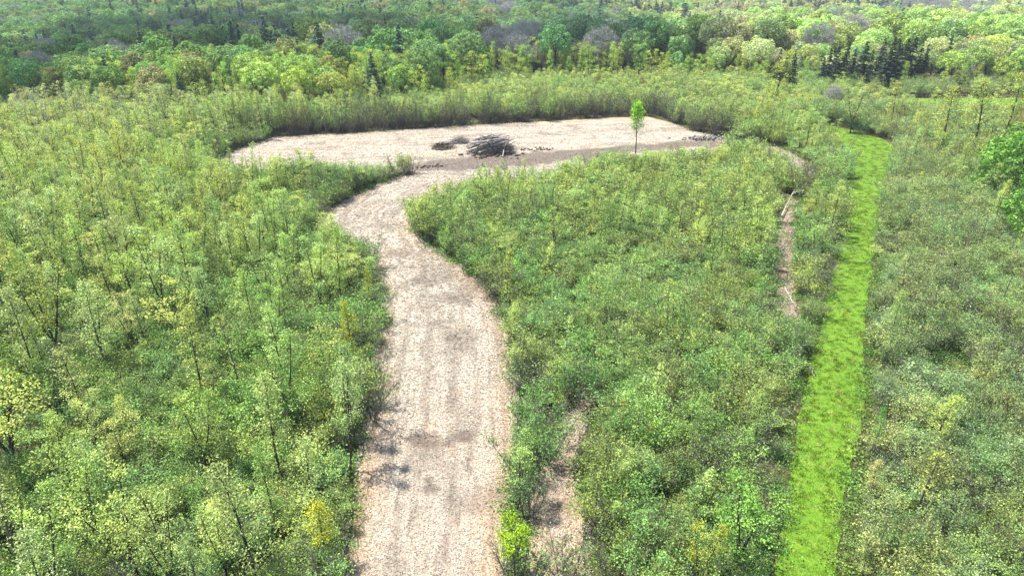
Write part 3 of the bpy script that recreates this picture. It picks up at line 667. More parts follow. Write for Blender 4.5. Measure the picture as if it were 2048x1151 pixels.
# low leafy understorey at the wood edge
P = scatter(3.6, 165, 300, half=.84, pad=15, seed=4); x, y = P.T; d = cleard(x, y); pq = to_px(x, y, 4 + 0 * x)[0]; kk = ~((pq > 1535) & (pq < 1885) & (rng.random(len(x)) < .8)) & (y > start_y(x) - 14) & (y < start_y(x) + 60) & (d > 4) & (rng.random(len(x)) < .4)
x, y = x[kk], y[kk]; put('leafy', x, y, rng.uniform(1.0, 1.5, len(x)) * np.where(x > 40, .68, 1), tints(len(x), (.38, .54, .12), .2, .2), z=gz(x, y), sz=1.0)

# --- countable marked things -------------------------------------------------
ORD = 'first second third fourth fifth sixth seventh eighth ninth tenth eleventh twelfth thirteenth fourteenth fifteenth sixteenth seventeenth eighteenth nineteenth twentieth'.split()
SPEC = []      # (kind, variant, x, y, z, sxy, sz, rot, tint, name, label, cat, group)
def foot_top(pxb, pyb, pyt, meshh):
    gx_, gy_ = G(pxb, pyb); D = to_px(gx_, gy_, 0)[2]; lo, hi = 0, 60
    for _ in range(40):
        m = (lo + hi) / 2
        if to_px(gx_, gy_, m)[1] > pyt: lo = m
        else: hi = m
    return gx_, gy_, lo / meshh
for q in NOTABLE:
    if q[3] is None: continue
    gx_, gy_, sc = foot_top(q[0], q[1], q[2], POOL[q[3]][q[4]].h)
    SPEC.append((q[3], q[4], gx_, gy_, 0, sc * q[5] if q[5] > .01 else sc, sc, rng.uniform(0, 6), q[6], 'young_tree', q[7], 'young tree', None))
lone = sapling(777, h=8, w=1.2, nbr=46, per=11, lsize=.18, start=.46, leaders=1, pointy=.8, spread=.28)
lime = sapling(778, h=4.6, w=1.1, nbr=34, per=11, lsize=.13, start=.26, leaders=2, pointy=.8, spread=.18)
POOL['lone'] = [lone, lime, broadleaf(801, h=8, rx=4.6, rz=4.8, lsize=.26, per=200), broadleaf(802, h=9, rx=4.2, rz=5.6, lsize=.26, per=200)]; PLAN['lone'] = []
# spruces of the right-hand row: px of the tip, py of the tip, distance, width factor
SPR = [(1563, 98, 205, 1.1), (1577, 104, 203, 1.1), (1592, 100, 206, 1.0), (1650, 112, 208, 1.), (1664, 96, 214, 1.15), (1680, 86, 218, 1.2), (1699, 84, 216, 1.3), (1713, 96, 212, 1.1), (1737, 80, 222, 1.15), (1748, 98, 218, .9),
       (1772, 76, 224, 1.2), (1790, 82, 204, 1.9), (1803, 78, 222, 1.), (1820, 74, 228, 1.1), (1834, 72, 228, 1.3), (1848, 82, 230, 1.), (1859, 86, 230, .9), (1907, 70, 236, .9), (1740, 128, 200, 1.), (1672, 128, 198, 1.3)]
def spruce(tx, ty, dist, wf, label, group=None, tint=(.028, .058, .03)):
    X_, Y_, Zt = at_depth(tx, ty, dist); zg = float(gz(np.array([X_]), np.array([Y_]))[0]); v = len(SPEC) % 5; h = max(4, Zt - zg); sc = h / POOL['conif'][v].h
    sx = sc if wf < 0 else sc * wf * .95
    SPEC.append(('conif', v, X_, Y_, zg, sx, sc, rng.uniform(0, 6), tint, 'spruce_tree', label, 'spruce', group))
for i, (a, b, c_, e) in enumerate(SPR):
    lab = 'dark spruce of the dense row behind the meadow, %s from its left end' % ORD[i - 3]
    grp = 'spruces in the dark row, upper right'
    if i < 3: lab = '%s dark spruce of the small cluster left of the main spruce row' % ('left', 'middle', 'right')[i]; grp = 'small cluster of spruces'
    if i == 11: lab = 'largest broad dark spruce standing at the left end of the meadow'; grp = None
    if i == 17: lab = 'small lone dark spruce beyond the right end of the spruce row'; grp = None
    spruce(a, b, 187 + (c_ - 200) * .5, e * .95, lab, grp)
spruce(75, 112, 215, 1.7, 'dark blue-green spruce standing alone before the shaded wood, upper left', tint=(.025, .07, .05))
spruce(790, 138, 200, 1.3, 'small dark pine amid bright trees right of the middle of the left wood edge')
spruce(712, 150, 196, 1.1, 'small dark spruce between two yellow-green trees behind the clearing', tint=(.03, .08, .03))
spruce(549, 165, 186, 1.0, 'short dark spruce among yellow trees left behind the clearing')
spruce(903, 152, 205, .9, 'thin dark spruce in the pale thicket directly behind the clearing')
spruce(953, 27, 420, 1.6, 'tall dark spruce towering out of the shaded wood near the top centre')
spruce(1372, 4, 520, 2.0, 'blue-green spruce crown at the top edge right of centre', tint=(.04, .10, .075))
spruce(612, 110, 250, 1.2, 'dark spruce in the bright belt of trees, upper left of centre')
# trees standing round the meadow and at the right edge
def big(kind, v, pxb, pyb, pyt, wf, tint, label, name='broadleaf_tree', cat='tree', group=None):
    gx_, gy_, sc = foot_top(pxb, pyb, pyt, POOL[kind][v].h); SPEC.append((kind, v, gx_, gy_, 0, sc * wf, sc, rng.uniform(0, 6), tint, name, label, cat, group))
big('lone', 2, 2032, 400, 245, 1.0, (.14, .31, .05), 'dense bright green rounded tree at the right edge below the meadow')
big('lone', 3, 2068, 490, 330, 1.0, (.13, .29, .05), 'bright green tree cut by the right edge, in front of the rounded one')
big('leafy', 0, 1945, 325, 150, 1.3, (.42, .50, .14), 'tall open pale-leaved tree with a dark trunk at the right')
big('leafy', 5, 1990, 315, 140, 1.2, (.38, .48, .12), 'tallest open dark-trunked tree near the right edge')
big('leafy', 2, 2035, 310, 165, 1.2, (.36, .19, .08), 'rust-leaved open tree at the right edge beside the dark-trunked one')
big('leafy', 0, 1880, 310, 165, 1.3, (.42, .48, .12), 'open pale yellow tree in front of the meadow centre')
big('leafy', 2, 1780, 262, 158, 1.2, (.46, .50, .16), 'pale yellow open tree at the left end of the meadow')
big('leafy', 3, 1700, 268, 175, 1.3, (.36, .44, .18), 'pale grey-green open tree behind the top end of grass path')
big('leafy', 0, 1545, 215, 95, 1.5, (.40, .48, .08), 'tall yellow-green tree rising above the pale thicket, left of spruces')
big('bareb', 1, 1660, 225, 165, .9, (.55, .60, .45), 'white-blossomed rounded shrub tree behind the top of grass path', 'blossom_tree')
big('green', 3, 1715, 268, 222, 1.4, (.06, .17, .05), 'dark dense shrub at the far end of the grass path', 'leafy_shrub', 'shrub')
# the lone tree
gx_, gy_, sc = foot_top(1270, 318, 196, lone.h); SPEC.append(('lone', 0, gx_, gy_, 0, sc * .95, sc, 1., (.26, .52, .06), 'young_tree', 'lone tall bright green tree with bare trunk on the near edge of clearing', 'young tree', None))
gx_, gy_, sc = foot_top(1030, 1160, 1030, lime.h); SPEC.append(('lone', 1, gx_, gy_, 0, sc * .95, sc, 2., (.28, .44, .02), 'young_tree', 'vivid lime small tree between the two mulch tracks at the bottom', 'young tree', None))
# hedge between track and side path
for i, (a, b, c_, kd, v, wf, tn, lab) in enumerate([
  (1085, 925, 795, 'green', 3, 1.0, (.15, .29, .09), 'tall grey-green shrub with dark bare stems between track and side path'),
  (1150, 805, 690, 'green', 1, 1.15, (.12, .27, .06), 'dark-based green shrub at the upper end of the side path'),
  (1062, 1035, 935, 'twiggy', 2, 1.0, (.17, .30, .12), 'thin grey-leaved shrub just above the vivid lime small tree'),
  (1015, 1140, 1040, 'twiggy', 1, .9, (.2, .3, .1), 'bare twiggy shrub left of the vivid lime small tree'),
  (1125, 1160, 1060, 'twiggy', 2, 1.3, (.22, .34, .10), 'sparse twiggy shrub growing in the side path at the bottom'),
  (1065, 1180, 1075, 'twiggy', 0, 1.0, (.18, .32, .08), 'twiggy shrub between the lime small tree and sparse shrub'),
  (1040, 960, 850, 'green', 0, .8, (.17, .29, .10), 'small pale shrub on the right track edge above the lime tree'),
  (822, 350, 300, 'twiggy', 1, 1.25, (.2, .25, .1), 'bare grey twiggy shrub at the tip of scrub tongue by the clearing'),
  (795, 358, 305, 'twiggy', 3, 1.15, (.2, .25, .1), 'second bare grey shrub from the tip of the scrub tongue'),
  (742, 835, 700, 'twiggy', 0, 1.0, (.14, .26, .07), 'dark-stemmed shrub standing right at the left edge of the track'),
  (945, 545, 480, 'green', 4, 1.2, (.12, .25, .06), 'dark-based bushy shrub on the right bank of track bend'),
  (1190, 440, 400, 'twiggy', 3, 1.5, (.45, .36, .30), 'pinkish bare shrub amid yellow-green saplings in the centre scrub'),
  (2000, 500, 460, 'twiggy', 3, 2.2, (.4, .4, .4), 'pale grey dead shrub in the scrub near the right edge'),
  (605, 385, 335, 'green', 3, 1.3, (.09, .17, .07), 'dark shrub beside the small bare patch, left of the track bend')]):
    gx_, gy_, sc = foot_top(a, b, c_, POOL[kd][v].h)
    SPEC.append((kd, v, gx_, gy_, 0, sc * wf, sc, i * 1.3, tn, 'twiggy_shrub' if kd == 'twiggy' else 'leafy_shrub', lab, 'shrub', None))

# ------------------------------------------------------------------ instancing for the stuff
SRC = {}
def source_collection(kind):
    c = bpy.data.collections.new(kind + '_sources')
    for i, p in enumerate(POOL[kind]):
        o = bpy.data.objects.new('%s_source_%02d' % (kind, i), p.joined); c.objects.link(o)
    return c
def node_group(kind, coll):
    ng = bpy.data.node_groups.new('scatter_' + kind, 'GeometryNodeTree'); ng.is_modifier = True
    ng.interface.new_socket('Geometry', in_out='INPUT', socket_type='NodeSocketGeometry'); ng.interface.new_socket('Geometry', in_out='OUTPUT', socket_type='NodeSocketGeometry')
    a = ng.nodes.new('NodeGroupInput'); b = ng.nodes.new('NodeGroupOutput')
    iop = ng.nodes.new('GeometryNodeInstanceOnPoints'); ci = ng.nodes.new('GeometryNodeCollectionInfo')
    ci.inputs['Collection'].default_value = coll; ci.inputs['Separate Children'].default_value = True; ci.inputs['Reset Children'].default_value = True
    def attr(nm, ty):
        n = ng.nodes.new('GeometryNodeInputNamedAttribute'); n.data_type = ty; n.inputs['Name'].default_value = nm; return n.outputs['Attribute']
    iop.inputs['Pick Instance'].default_value = True
    ng.links.new(a.outputs[0], iop.inputs['Points']); ng.links.new(ci.outputs[0], iop.inputs['Instance'])
    ng.links.new(attr('idx', 'INT'), iop.inputs['Instance Index'])
    e2r = ng.nodes.new('FunctionNodeEulerToRotation'); ng.links.new(attr('rot', 'FLOAT_VECTOR'), e2r.inputs[0]); ng.links.new(e2r.outputs[0], iop.inputs['Rotation'])
    ng.links.new(attr('scl', 'FLOAT_VECTOR'), iop.inputs['Scale']); ng.links.new(iop.outputs[0], b.inputs[0])
    return ng
def points_object(name, kind, A, label, cat):
    if kind not in SRC: SRC[kind] = node_group(kind, source_collection(kind))
    n = len(A); me = bpy.data.meshes.new(name); me.vertices.add(n); me.vertices.foreach_set('co', A[:, :3].astype(np.float32).ravel())
    z = np.zeros(n)
    for nm, ty, data in (('idx', 'INT', A[:, 3]), ('rot', 'FLOAT_VECTOR', np.stack([A[:, 10], z, A[:, 4]], 1)), ('scl', 'FLOAT_VECTOR', np.stack([A[:, 5], A[:, 5], A[:, 6]], 1)),
                         ('tint', 'FLOAT_VECTOR', A[:, 7:10])):
        a = me.attributes.new(nm, ty, 'POINT'); a.data.foreach_set('vector' if ty == 'FLOAT_VECTOR' else 'value', np.ascontiguousarray(data, np.int32 if ty == 'INT' else np.float32).ravel())
    me.update(); o = link(name, me); m = o.modifiers.new('scatter', 'NODES'); m.node_group = SRC[kind]
    return tag(o, label, cat, kind='stuff')

def plant(kind, v, x, y, z, sx, sz, rot, tint, name, label, cat, group, parts=('trunk', 'crown')):
    """a countable plant: empty at its foot with its wood and its leaves as parts"""
    p = POOL[kind][v]
    e = bpy.data.objects.new(name, None); COL.objects.link(e); e.location = (x, y, z - .05); e.rotation_euler = (0, 0, rot); e.scale = (sx, sx, sz); e.empty_display_size = .5
    tag(e, label, cat, group)
    w = link(parts[0], p.wood, e)
    if p.leaf is not None: l = link(parts[1], p.leaf, e); l['tint'] = [float(c) for c in tint]
    return e

def where(px, py, y):
    if px < 760:
        if py > 800: return 'bottom left scrub beside the wide track'
        if py > 480: return 'scrub left of the wide track, half way down'
        if py > 345: return 'scrub left of the track bend'
        return 'pale thicket left of the clearing'
    if px < 1640:
        if py < 275: return 'pale thicket behind the clearing'
        if py < 520: return 'scrub between the clearing and the grass path'
        if py < 800: return 'scrub right of the wide track, half way down'
        return 'bottom scrub between side path and grass path'
    if py < 330: return 'scrub in front of the meadow'
    if py < 700: return 'scrub right of the grass path, upper part'
    return 'scrub right of the grass path, lower right'
def hue_word(t):
    r, g_, b = t; q = r / g_
    if g_ > .40 and q > .88: return 'yellow'
    if q > .82: return 'yellowish'
    if q > .66: return 'pale olive green' if b / g_ > .38 else 'light green'
    if b / g_ > .36: return 'grey-green'
    return 'fresh green' if g_ > .24 else 'deep green'
def place(a, b): return ', %d%% across and %d%% down the photo' % (round(min(max(a, 0), 2048) / 20.48), round(b / 11.51))
SHORT = {'pole': 'bare silvery-stemmed %s young tree', 'leafy': '%s young tree', 'slim': 'thin %s sapling', 'green': '%s leafy shrub', 'twiggy': '%s twiggy shrub'}
MARKS = [(n_, *G(a, b)) for n_, a, b in [
 ('the broad yellow tree left of centre', 380, 700), ('the tall dark-stemmed tree at left edge', 125, 745), ('the forked pale green tree', 588, 868), ('the lone yellow tree at bottom left', 450, 1118),
 ('the vivid yellow tree at track bottom', 655, 1120), ('the yellow-green tree before the bend', 505, 440), ('the slender yellow tree at the bend', 712, 740), ('the short yellow tree lower left', 268, 880),
 ('the wide dark-forked tree lower left', 180, 1050), ('the large pale yellow left-edge tree', 60, 960), ('the tiny yellow sapling', 1450, 808), ('the side path', 1185, 800), ('the side path bottom', 1150, 1050),
 ('the fresh green tree by grass path', 1462, 1150), ('the cream-leaved sapling', 1738, 1012), ('the yellow sapling in right scrub', 1832, 1030), ('the green tree right of grass path', 1748, 905),
 ('the track bend', 880, 520), ('the upper end of the grass path', 1720, 290), ('the middle of the grass path', 1690, 560), ('the narrow cut path', 1575, 560), ('the lone tall green tree', 1270, 318),
 ('the large brush pile', 982, 306), ('the tip of the scrub tongue', 822, 350), ('the pinkish bare shrub', 1190, 440), ('the pale dead shrub at right', 2000, 500), ('the bottom right corner', 1980, 1130), ('the bottom left corner', 60, 1140),
 ('the left tip of the clearing', 440, 320), ('the stone pile', 1412, 278), ('the meadow', 1900, 215), ('the photo left edge, upper part', 60, 330), ('the photo left edge, halfway down', 40, 560), ('the bright green right-edge tree', 2035, 400)]]
MARKS += [('the lone blue-green spruce upper left', *at_depth(75, 112, 215)[:2]), ('the small dark pine behind the clearing', *at_depth(790, 138, 200)[:2]), ('the tall spruce near top centre', *at_depth(953, 27, 420)[:2]),
 ('the blue-green spruce at top edge', *at_depth(1372, 4, 520)[:2]), ('the dark spruce row', *at_depth(1740, 90, 216)[:2]), ('the bright-belt spruce', *at_depth(612, 110, 250)[:2]), ('the thin spruce behind the clearing', *at_depth(903, 152, 205)[:2]),
 ('the upper left corner', -230, 420), ('the pale grey crowns, upper centre', *at_depth(1215, 78, 300)[:2]), ('the grey crowns left of spruces', *at_depth(1400, 92, 270)[:2]), ('the upper right corner', 300, 380)]
BUDGET = {'leafy': ('young_tree', 'young tree', 205), 'slim': ('young_tree', 'young tree', 70), 'pole': ('bare_tree', 'young tree', 25), 'green': ('leafy_shrub', 'shrub', 230), 'twiggy': ('twiggy_shrub', 'shrub', 70),
          'broad': ('broadleaf_tree', 'tree', 230), 'bareb': ('bare_tree', 'tree', 45), 'conif': ('conifer_tree', 'conifer', 80)}
STUFFN = {'pole': ('silvery_pole_thicket', 'bare silvery stems in the pale thicket at the upper left', 'thicket'), 'leafy': ('sapling_thicket', 'dense thicket of yellow-green young trees filling the field', 'thicket'), 'slim': ('thin_pole_thicket', 'countless thin sparse-leaved saplings among the scrub', 'thicket'),
          'green': ('leafy_scrub', 'unbroken leafy green scrub covering the field between the paths', 'scrub'), 'twiggy': ('twiggy_scrub', 'grey twiggy scrub along the clearing and among the green', 'scrub'),
          'broad': ('distant_forest', 'rounded crowns of the spring forest stretching to the top edge', 'forest'), 'bareb': ('distant_bare_wood', 'grey-blue bare crowns scattered in the far forest', 'forest'),
          'conif': ('distant_conifers', 'dark conifers scattered through the far forest', 'forest')}
DESC = {'pole': 'bare silvery %s stemmed young tree, %s', 'leafy': '%s open-crowned young tree, %s', 'slim': 'thin %s sapling with sparse leaves, %s', 'green': '%s leafy shrub, %s', 'twiggy': 'grey twiggy shrub with few %s leaves, %s'}
for kind, (name, cat, budget) in BUDGET.items():
    A = np.concatenate(PLAN[kind]); hgt = np.array([p.h for p in POOL[kind]])[A[:, 3].astype(int)] * A[:, 6]
    # nothing grows inside a marked thing
    keep = np.ones(len(A), bool)
    for sp in SPEC:
        if sp[0] in ('lone', 'leafy', 'slim') and kind in ('green', 'twiggy'): continue
        rr = 1.1 if kind in ('leafy', 'slim', 'green', 'twiggy') else 3.
        keep &= np.hypot(A[:, 0] - sp[2], A[:, 1] - sp[3]) > rr
    A = A[keep]; hgt = hgt[keep]
    cx, cy, dd = to_px(A[:, 0], A[:, 1], A[:, 2] + hgt * .6)
    vis = (cx > -10) & (cx < 2058) & (cy > 5) & (cy < 1145) & (dd > 5)
    rank = np.where(vis, hgt / dd, -1); order = np.argsort(-rank); chosen = order[:budget]; chosen = chosen[rank[chosen] > 0]
    rest = np.setdiff1d(np.arange(len(A)), chosen)
    rows = []
    for i in chosen:
        t = tuple(A[i][7:10])
        if kind in DESC: what = SHORT[kind] % hue_word(t); grp = DESC[kind] % (hue_word(t), where(cx[i], cy[i], A[i][1]))
        else:
            what = {'broad': '%s rounded tree' % hue_word(t), 'bareb': 'grey bare-crowned tree', 'conif': 'dark pointed conifer'}[kind]
            side = 'left' if cx[i] < 600 else ('centre' if cx[i] < 1350 else 'right'); dp = 'near edge' if A[i][1] < 250 else ('middle' if A[i][1] < 400 else 'far part')
            grp = '%s in the %s of the upper %s forest' % (what, dp, side)
        dl = [math.hypot(A[i][0] - m[1], (A[i][1] - m[2])) for m in MARKS]; j = int(np.argmin(dl)); m = MARKS[j]
        dx, dy = A[i][0] - m[1], A[i][1] - m[2]
        dr = ('left of' if dx < 0 else 'right of') if abs(dx) > abs(dy) else ('in front of' if dy < 0 else 'behind')
        rows.append((what, dr, j, dl[j], i, grp))
    rows.sort(key=lambda q: (q[0], q[1], q[2], q[3])); cnt = {}; extra = []
    for what, dr, j, dist, i, grp in rows:
        c_ = cnt.get((what, dr, j), 0); cnt[(what, dr, j)] = c_ + 1
        if c_ >= 20: extra.append(i); continue
        o_ = 'nearest' if c_ == 0 else (ORD[c_] + ' nearest' if c_ < 20 else 'number %d from nearest' % (c_ + 1))
        lab = '%s, %s %s %s' % (what, o_, dr, MARKS[j][0])
        a = A[i]
        plant(kind, int(a[3]), a[0], a[1], a[2] + .05, a[5], a[6], a[4], tuple(a[7:10]), name, lab, cat, grp, ('stems', 'foliage') if 'shrub' in name else ('trunk', 'crown'))
    rest = np.concatenate([rest, np.array(extra, int)]); nm, lb, ct = STUFFN[kind]
    points_object(nm, kind, A[rest], lb, ct)
for sp in SPEC:
    plant(*sp, ('stems', 'foliage') if 'shrub' in sp[9] else ('trunk', 'crown'))

# low herbs and seedlings on the ground under and between the shrubs: stuff
def herb(seed):
    rg = np.random.default_rng(seed); wd = Wood()
    for i in range(5):
        a = rg.uniform(0, 6.28); wd.tube(curve((rg.normal() * .3, rg.normal() * .3, 0), (math.cos(a) * .3, math.sin(a) * .3, 1), rg.uniform(.3, .7), 0, rg, 2), [.008, .006, .003], 3)
    n = 260; C = np.stack([rg.normal(size=n) * .45, rg.normal(size=n) * .45, np.abs(rg.normal(size=n)) * .18 + .08], 1); V, F = leaf_quads(rg, C, np.full(n, .05), .13, up=1.2)
    return finish('herb_mesh', wd, V, F, rg.random(n), TWIG, LEAF)
POOL['herb'] = [herb(i) for i in (1, 2, 3)]
P = scatter(1.25, 20, 130, half=.75, pad=4, seed=9); x, y = P.T; d = cleard(x, y); kk = (d > -.1) & (rng.random(len(x)) < .8); x, y = x[kk], y[kk]; n = len(x)
tt = tints(n, (.13, .24, .05), .25, .25); A = np.stack([x, y, gz(x, y), rng.integers(0, 3, n), rng.uniform(0, 6.28, n), rng.uniform(.7, 1.4, n), rng.uniform(.6, 1.3, n), tt[:, 0], tt[:, 1], tt[:, 2], 0 * x], 1)
points_object('ground_cover', 'herb', A, 'low green herbs and seedlings under the shrubs', 'undergrowth')

# grass tufts
def tuft(seed):
    rg = np.random.default_rng(seed); n = 34; a = rg.uniform(0, 6.28, n); b = np.stack([rg.normal(size=n) * .11, rg.normal(size=n) * .11, np.zeros(n)], 1)
    d = np.stack([np.cos(a) * .5, np.sin(a) * .5, np.ones(n)], 1) * rg.uniform(.06, .15, n)[:, None]; s = np.stack([-np.sin(a), np.cos(a), 0 * a], 1) * .011
    V = np.stack([b - s, b + s, b + d], 1).reshape(-1, 3); sh = rg.random(n)
    me = mesh_from('tuft', V, [np.arange(n * 3).reshape(-1, 3)], [LEAF], attrs=[('shade', 'FACE', 'FLOAT', sh)]); p = Plant(); p.joined = me; return p
POOL['tuft'] = [tuft(i) for i in range(4)]
rg = np.random.default_rng(8); P0 = GRASS; n = 60000
x = rg.uniform(P0[:, 0].min(), P0[:, 0].max(), n); y = rg.uniform(P0[:, 1].min(), P0[:, 1].max(), n); pd = pdist(P0, x, y); kk = (pd < 1.1) & (rg.random(n) < np.where(pd > .2, .6, 1)) & (rg.random(n) < np.clip(45 / y, .25, 1)) & (y > 20); x, y = x[kk], y[kk]; n = len(x)
pn = fnoise(x, y, .7, 3); tt = lerp((.072, .172, .007), (.135, .215, .013), pn); tt *= (1 - .3 * sstep(.45, .7, fnoise(x, y, 3, 4)))[:, None]; dry = rg.random(n) < .10; tt[dry] = (.48, .45, .20); tt *= rg.uniform(.55, 1.25, (n, 1))
k = np.clip(y / 55, 1, 1.5); A = np.stack([x, y, 0 * x + .07, rg.integers(0, 4, n), rg.uniform(0, 6.28, n), k * rg.uniform(.8, 1.4, n), rg.uniform(.7, 1.4, n), tt[:, 0], tt[:, 1], tt[:, 2], 0 * x], 1)
points_object('mown_grass_blades', 'tuft', A, 'bright green mown grass of the winding path', 'grass')

# ------------------------------------------------------------------ brush piles, clods, stones, fallen wood
def stick(rg, wd, c, az, el, L0, r, k=5, bend=.05):
    d = np.array([math.cos(az) * math.cos(el), math.sin(az) * math.cos(el), math.sin(el)]); c = np.array(c, float)
    p = [c - d * L0 / 2, c + rg.normal(size=3) * bend * L0, c + d * L0 / 2]; wd.tube(p, [r, r * .85, r * .4], k)
def wood_obj(name, wd, mat, parent=None, loc=None, **kw):
    v, f = wd.arrays(); o = link(name, mesh_from(name, v, [f], [mat]), parent, loc); return o
def brush_pile(px, py, w, dp, h, nlog, ntwig, label, mat, seed, loglen=(3, 7), diag=.45, tmat=None, clods=0, name='brush_pile'):
    rg = np.random.default_rng(seed); gx_, gy_ = G(px, py); e = bpy.data.objects.new(name, None); COL.objects.link(e); e.location = (gx_, gy_, .08); tag(e, label, 'brush pile')
    def top(u, v): return h * max(0, 1 - (abs(u) ** 2.2 + abs(v) ** 2.2)) ** .8
    for i in range(nlog):
        u, v = rg.uniform(-.62, .62), rg.uniform(-.8, .6); L0 = rg.uniform(*loglen) * (1 - .35 * abs(u)); wd = Wood()
        az = diag * .4 + rg.normal() * .45; el = rg.normal() * .16 + (.12 if i % 3 else .26); r = rg.uniform(.07, .17)
        zc = top(u, v) * rg.uniform(.25, 1.) + r; zc = max(zc, abs(math.sin(el)) * L0 / 2 + r)
        stick(rg, wd, (u * w / 2, v * dp / 2, zc), az, el, L0, r, 6, .02)
        wood_obj('log', wd, PALELOG if i % 4 == 3 else mat, e)
    wd = Wood()
    for i in range(ntwig):
        u, v = rg.uniform(-.95, .95), rg.uniform(-.95, .95)
        if abs(u) ** 2 + abs(v) ** 2 > 1: continue
        zc = top(u, v) * rg.uniform(.1, 1.05) + .05; out_ = math.atan2(v, u + 1e-6)
        stick(rg, wd, (u * w / 2, v * dp / 2, zc), rg.normal() * .7 + (0 if rg.random() < .6 else out_), rg.normal() * .35 + .15, rg.uniform(.8, 2.6) * min(1, h / 1.5), rg.uniform(.012, .035), 3, .06)
    wood_obj('twigs', wd, tmat or DARKTWIG, e)
    if clods: 
        o = lumps('earth_clods', clods, w * .55, dp * .6, .28, CLOD, seed + 5, e, yo=-dp * .42); o['kind'] = 'stuff'
    return e
ICO = None
def lumps(name, n, w, dp, size, mat, seed, parent=None, loc=None, yo=0., pile=0.):
    """irregular clods or stones in one mesh"""
    rg = np.random.default_rng(seed)
    t = (1 + 5 ** .5) / 2; IV = np.array([(-1, t, 0), (1, t, 0), (-1, -t, 0), (1, -t, 0), (0, -1, t), (0, 1, t), (0, -1, -t), (0, 1, -t), (t, 0, -1), (t, 0, 1), (-t, 0, -1), (-t, 0, 1)], float); IV /= np.linalg.norm(IV[0])
    IF = np.array([(0,11,5),(0,5,1),(0,1,7),(0,7,10),(0,10,11),(1,5,9),(5,11,4),(11,10,2),(10,7,6),(7,1,8),(3,9,4),(3,4,2),(3,2,6),(3,6,8),(3,8,9),(4,9,5),(2,4,11),(6,2,10),(8,6,7),(9,8,1)])
    V = []; F = []
    for i in range(n):
        s = size * rg.uniform(.35, 1.3); x_, y_ = rg.normal() * w * .42, rg.normal() * dp * .3 + yo
        zz = pile * max(0, 1 - (x_ / (w * .9)) ** 2 - ((y_ - yo) / (dp * .9)) ** 2) * rg.uniform(.2, 1)
        v = IV * rg.uniform(.65, 1.3, (12, 1)) * s * np.array([rg.uniform(.7, 1.3), rg.uniform(.7, 1.2), rg.uniform(.5, .9)]) + np.array([x_, y_, zz + s * .35])
        F.append(IF + len(V) * 12); V.append(v)
    return link(name, mesh_from(name, np.concatenate(V), [np.concatenate(F)], [mat]), parent, loc)
brush_pile(984, 306, 8.6, 5.2, 3.1, 44, 1150, 'large pile of grey logs and brush in the middle of the clearing', LOGM, 1, clods=90)
brush_pile(888, 297, 4.6, 2.6, 1.15, 8, 260, 'low brown heap of roots and short logs left of the large brush pile', CLOD, 2, (1, 2.2), tmat=CLOD, clods=50, name='root_pile')
brush_pile(920, 287, 3.4, 2.4, 1.3, 3, 420, 'small silvery grey twig heap between the brown heap and large pile', LOGM, 3, (1, 2), tmat=LOGM, name='twig_pile')
def lump_thing(name, label, cat, px, py, n, w, dp, size, mat, seed, pile=0.):
    gx_, gy_ = G(px, py); o = lumps(name, n, w, dp, size, mat, seed, None, (gx_, gy_, .08), 0, pile); tag(o, label, cat, kind='stuff'); return o
lump_thing('earth_clods', 'dark clods of earth trailing right of the large brush pile', 'earth', 1075, 300, 46, 7, 1.6, .25, CLOD, 11)
lump_thing('earth_clods', 'dark clods of earth by the tip of the scrub tongue', 'earth', 850, 335, 40, 4.5, 2.2, .22, CLOD, 12)
lump_thing('stone_pile', 'grey heap of stones at the right corner of the clearing', 'stones', 1412, 280, 80, 5.5, 2., .30, STONE, 13, .7)
def fallen(px0, py0, px1, py1, r, label, mat, seed, z0=.15, z1=.3, branches=4):
    rg = np.random.default_rng(seed); a = np.array([*G(px0, py0), z0]); b = np.array([*G(px1, py1), z1]); wd = Wood(); mid = (a + b) / 2 + rg.normal(size=3) * .15; mid[2] = max(mid[2], .15)
    wd.tube([a, mid, b], [r, r * .8, r * .3], 6); bb = Wood(); Ln = np.linalg.norm(b - a)
    for i in range(branches):
        p = a + (b - a) * rg.uniform(.35, .9); az = rg.uniform(0, 6.28); bb.tube([p, p + np.array([math.cos(az), math.sin(az), .4]) * Ln * .12, p + np.array([math.cos(az), math.sin(az), .7]) * Ln * .2], [r * .4, r * .25, .01], 4)
    e = bpy.data.objects.new('fallen_branch', None); COL.objects.link(e); e.location = a
    tag(e, label, 'dead wood'); o = wood_obj('log', wd, mat, e); o.location = -a; o = wood_obj('side_twigs', bb, mat, e); o.location = -a
fallen(1568, 575, 1586, 612, .07, 'bleached fallen pole lying in the narrow cut path', PALELOG, 21)
fallen(1562, 440, 1586, 395, .09, 'bleached dead branch at the top end of the narrow cut path', PALELOG, 22, .6, 1.2, 5)
fallen(1608, 722, 1628, 760, .05, 'grey dead branch lying on the left edge of the grass path', LOGM, 23)
fallen(752, 652, 770, 668, .04, 'thin dead branch on the left edge of the track', LOGM, 24)
fallen(1008, 1000, 1062, 1010, .04, 'thin stick lying across the strip between the two tracks', LOGM, 25)

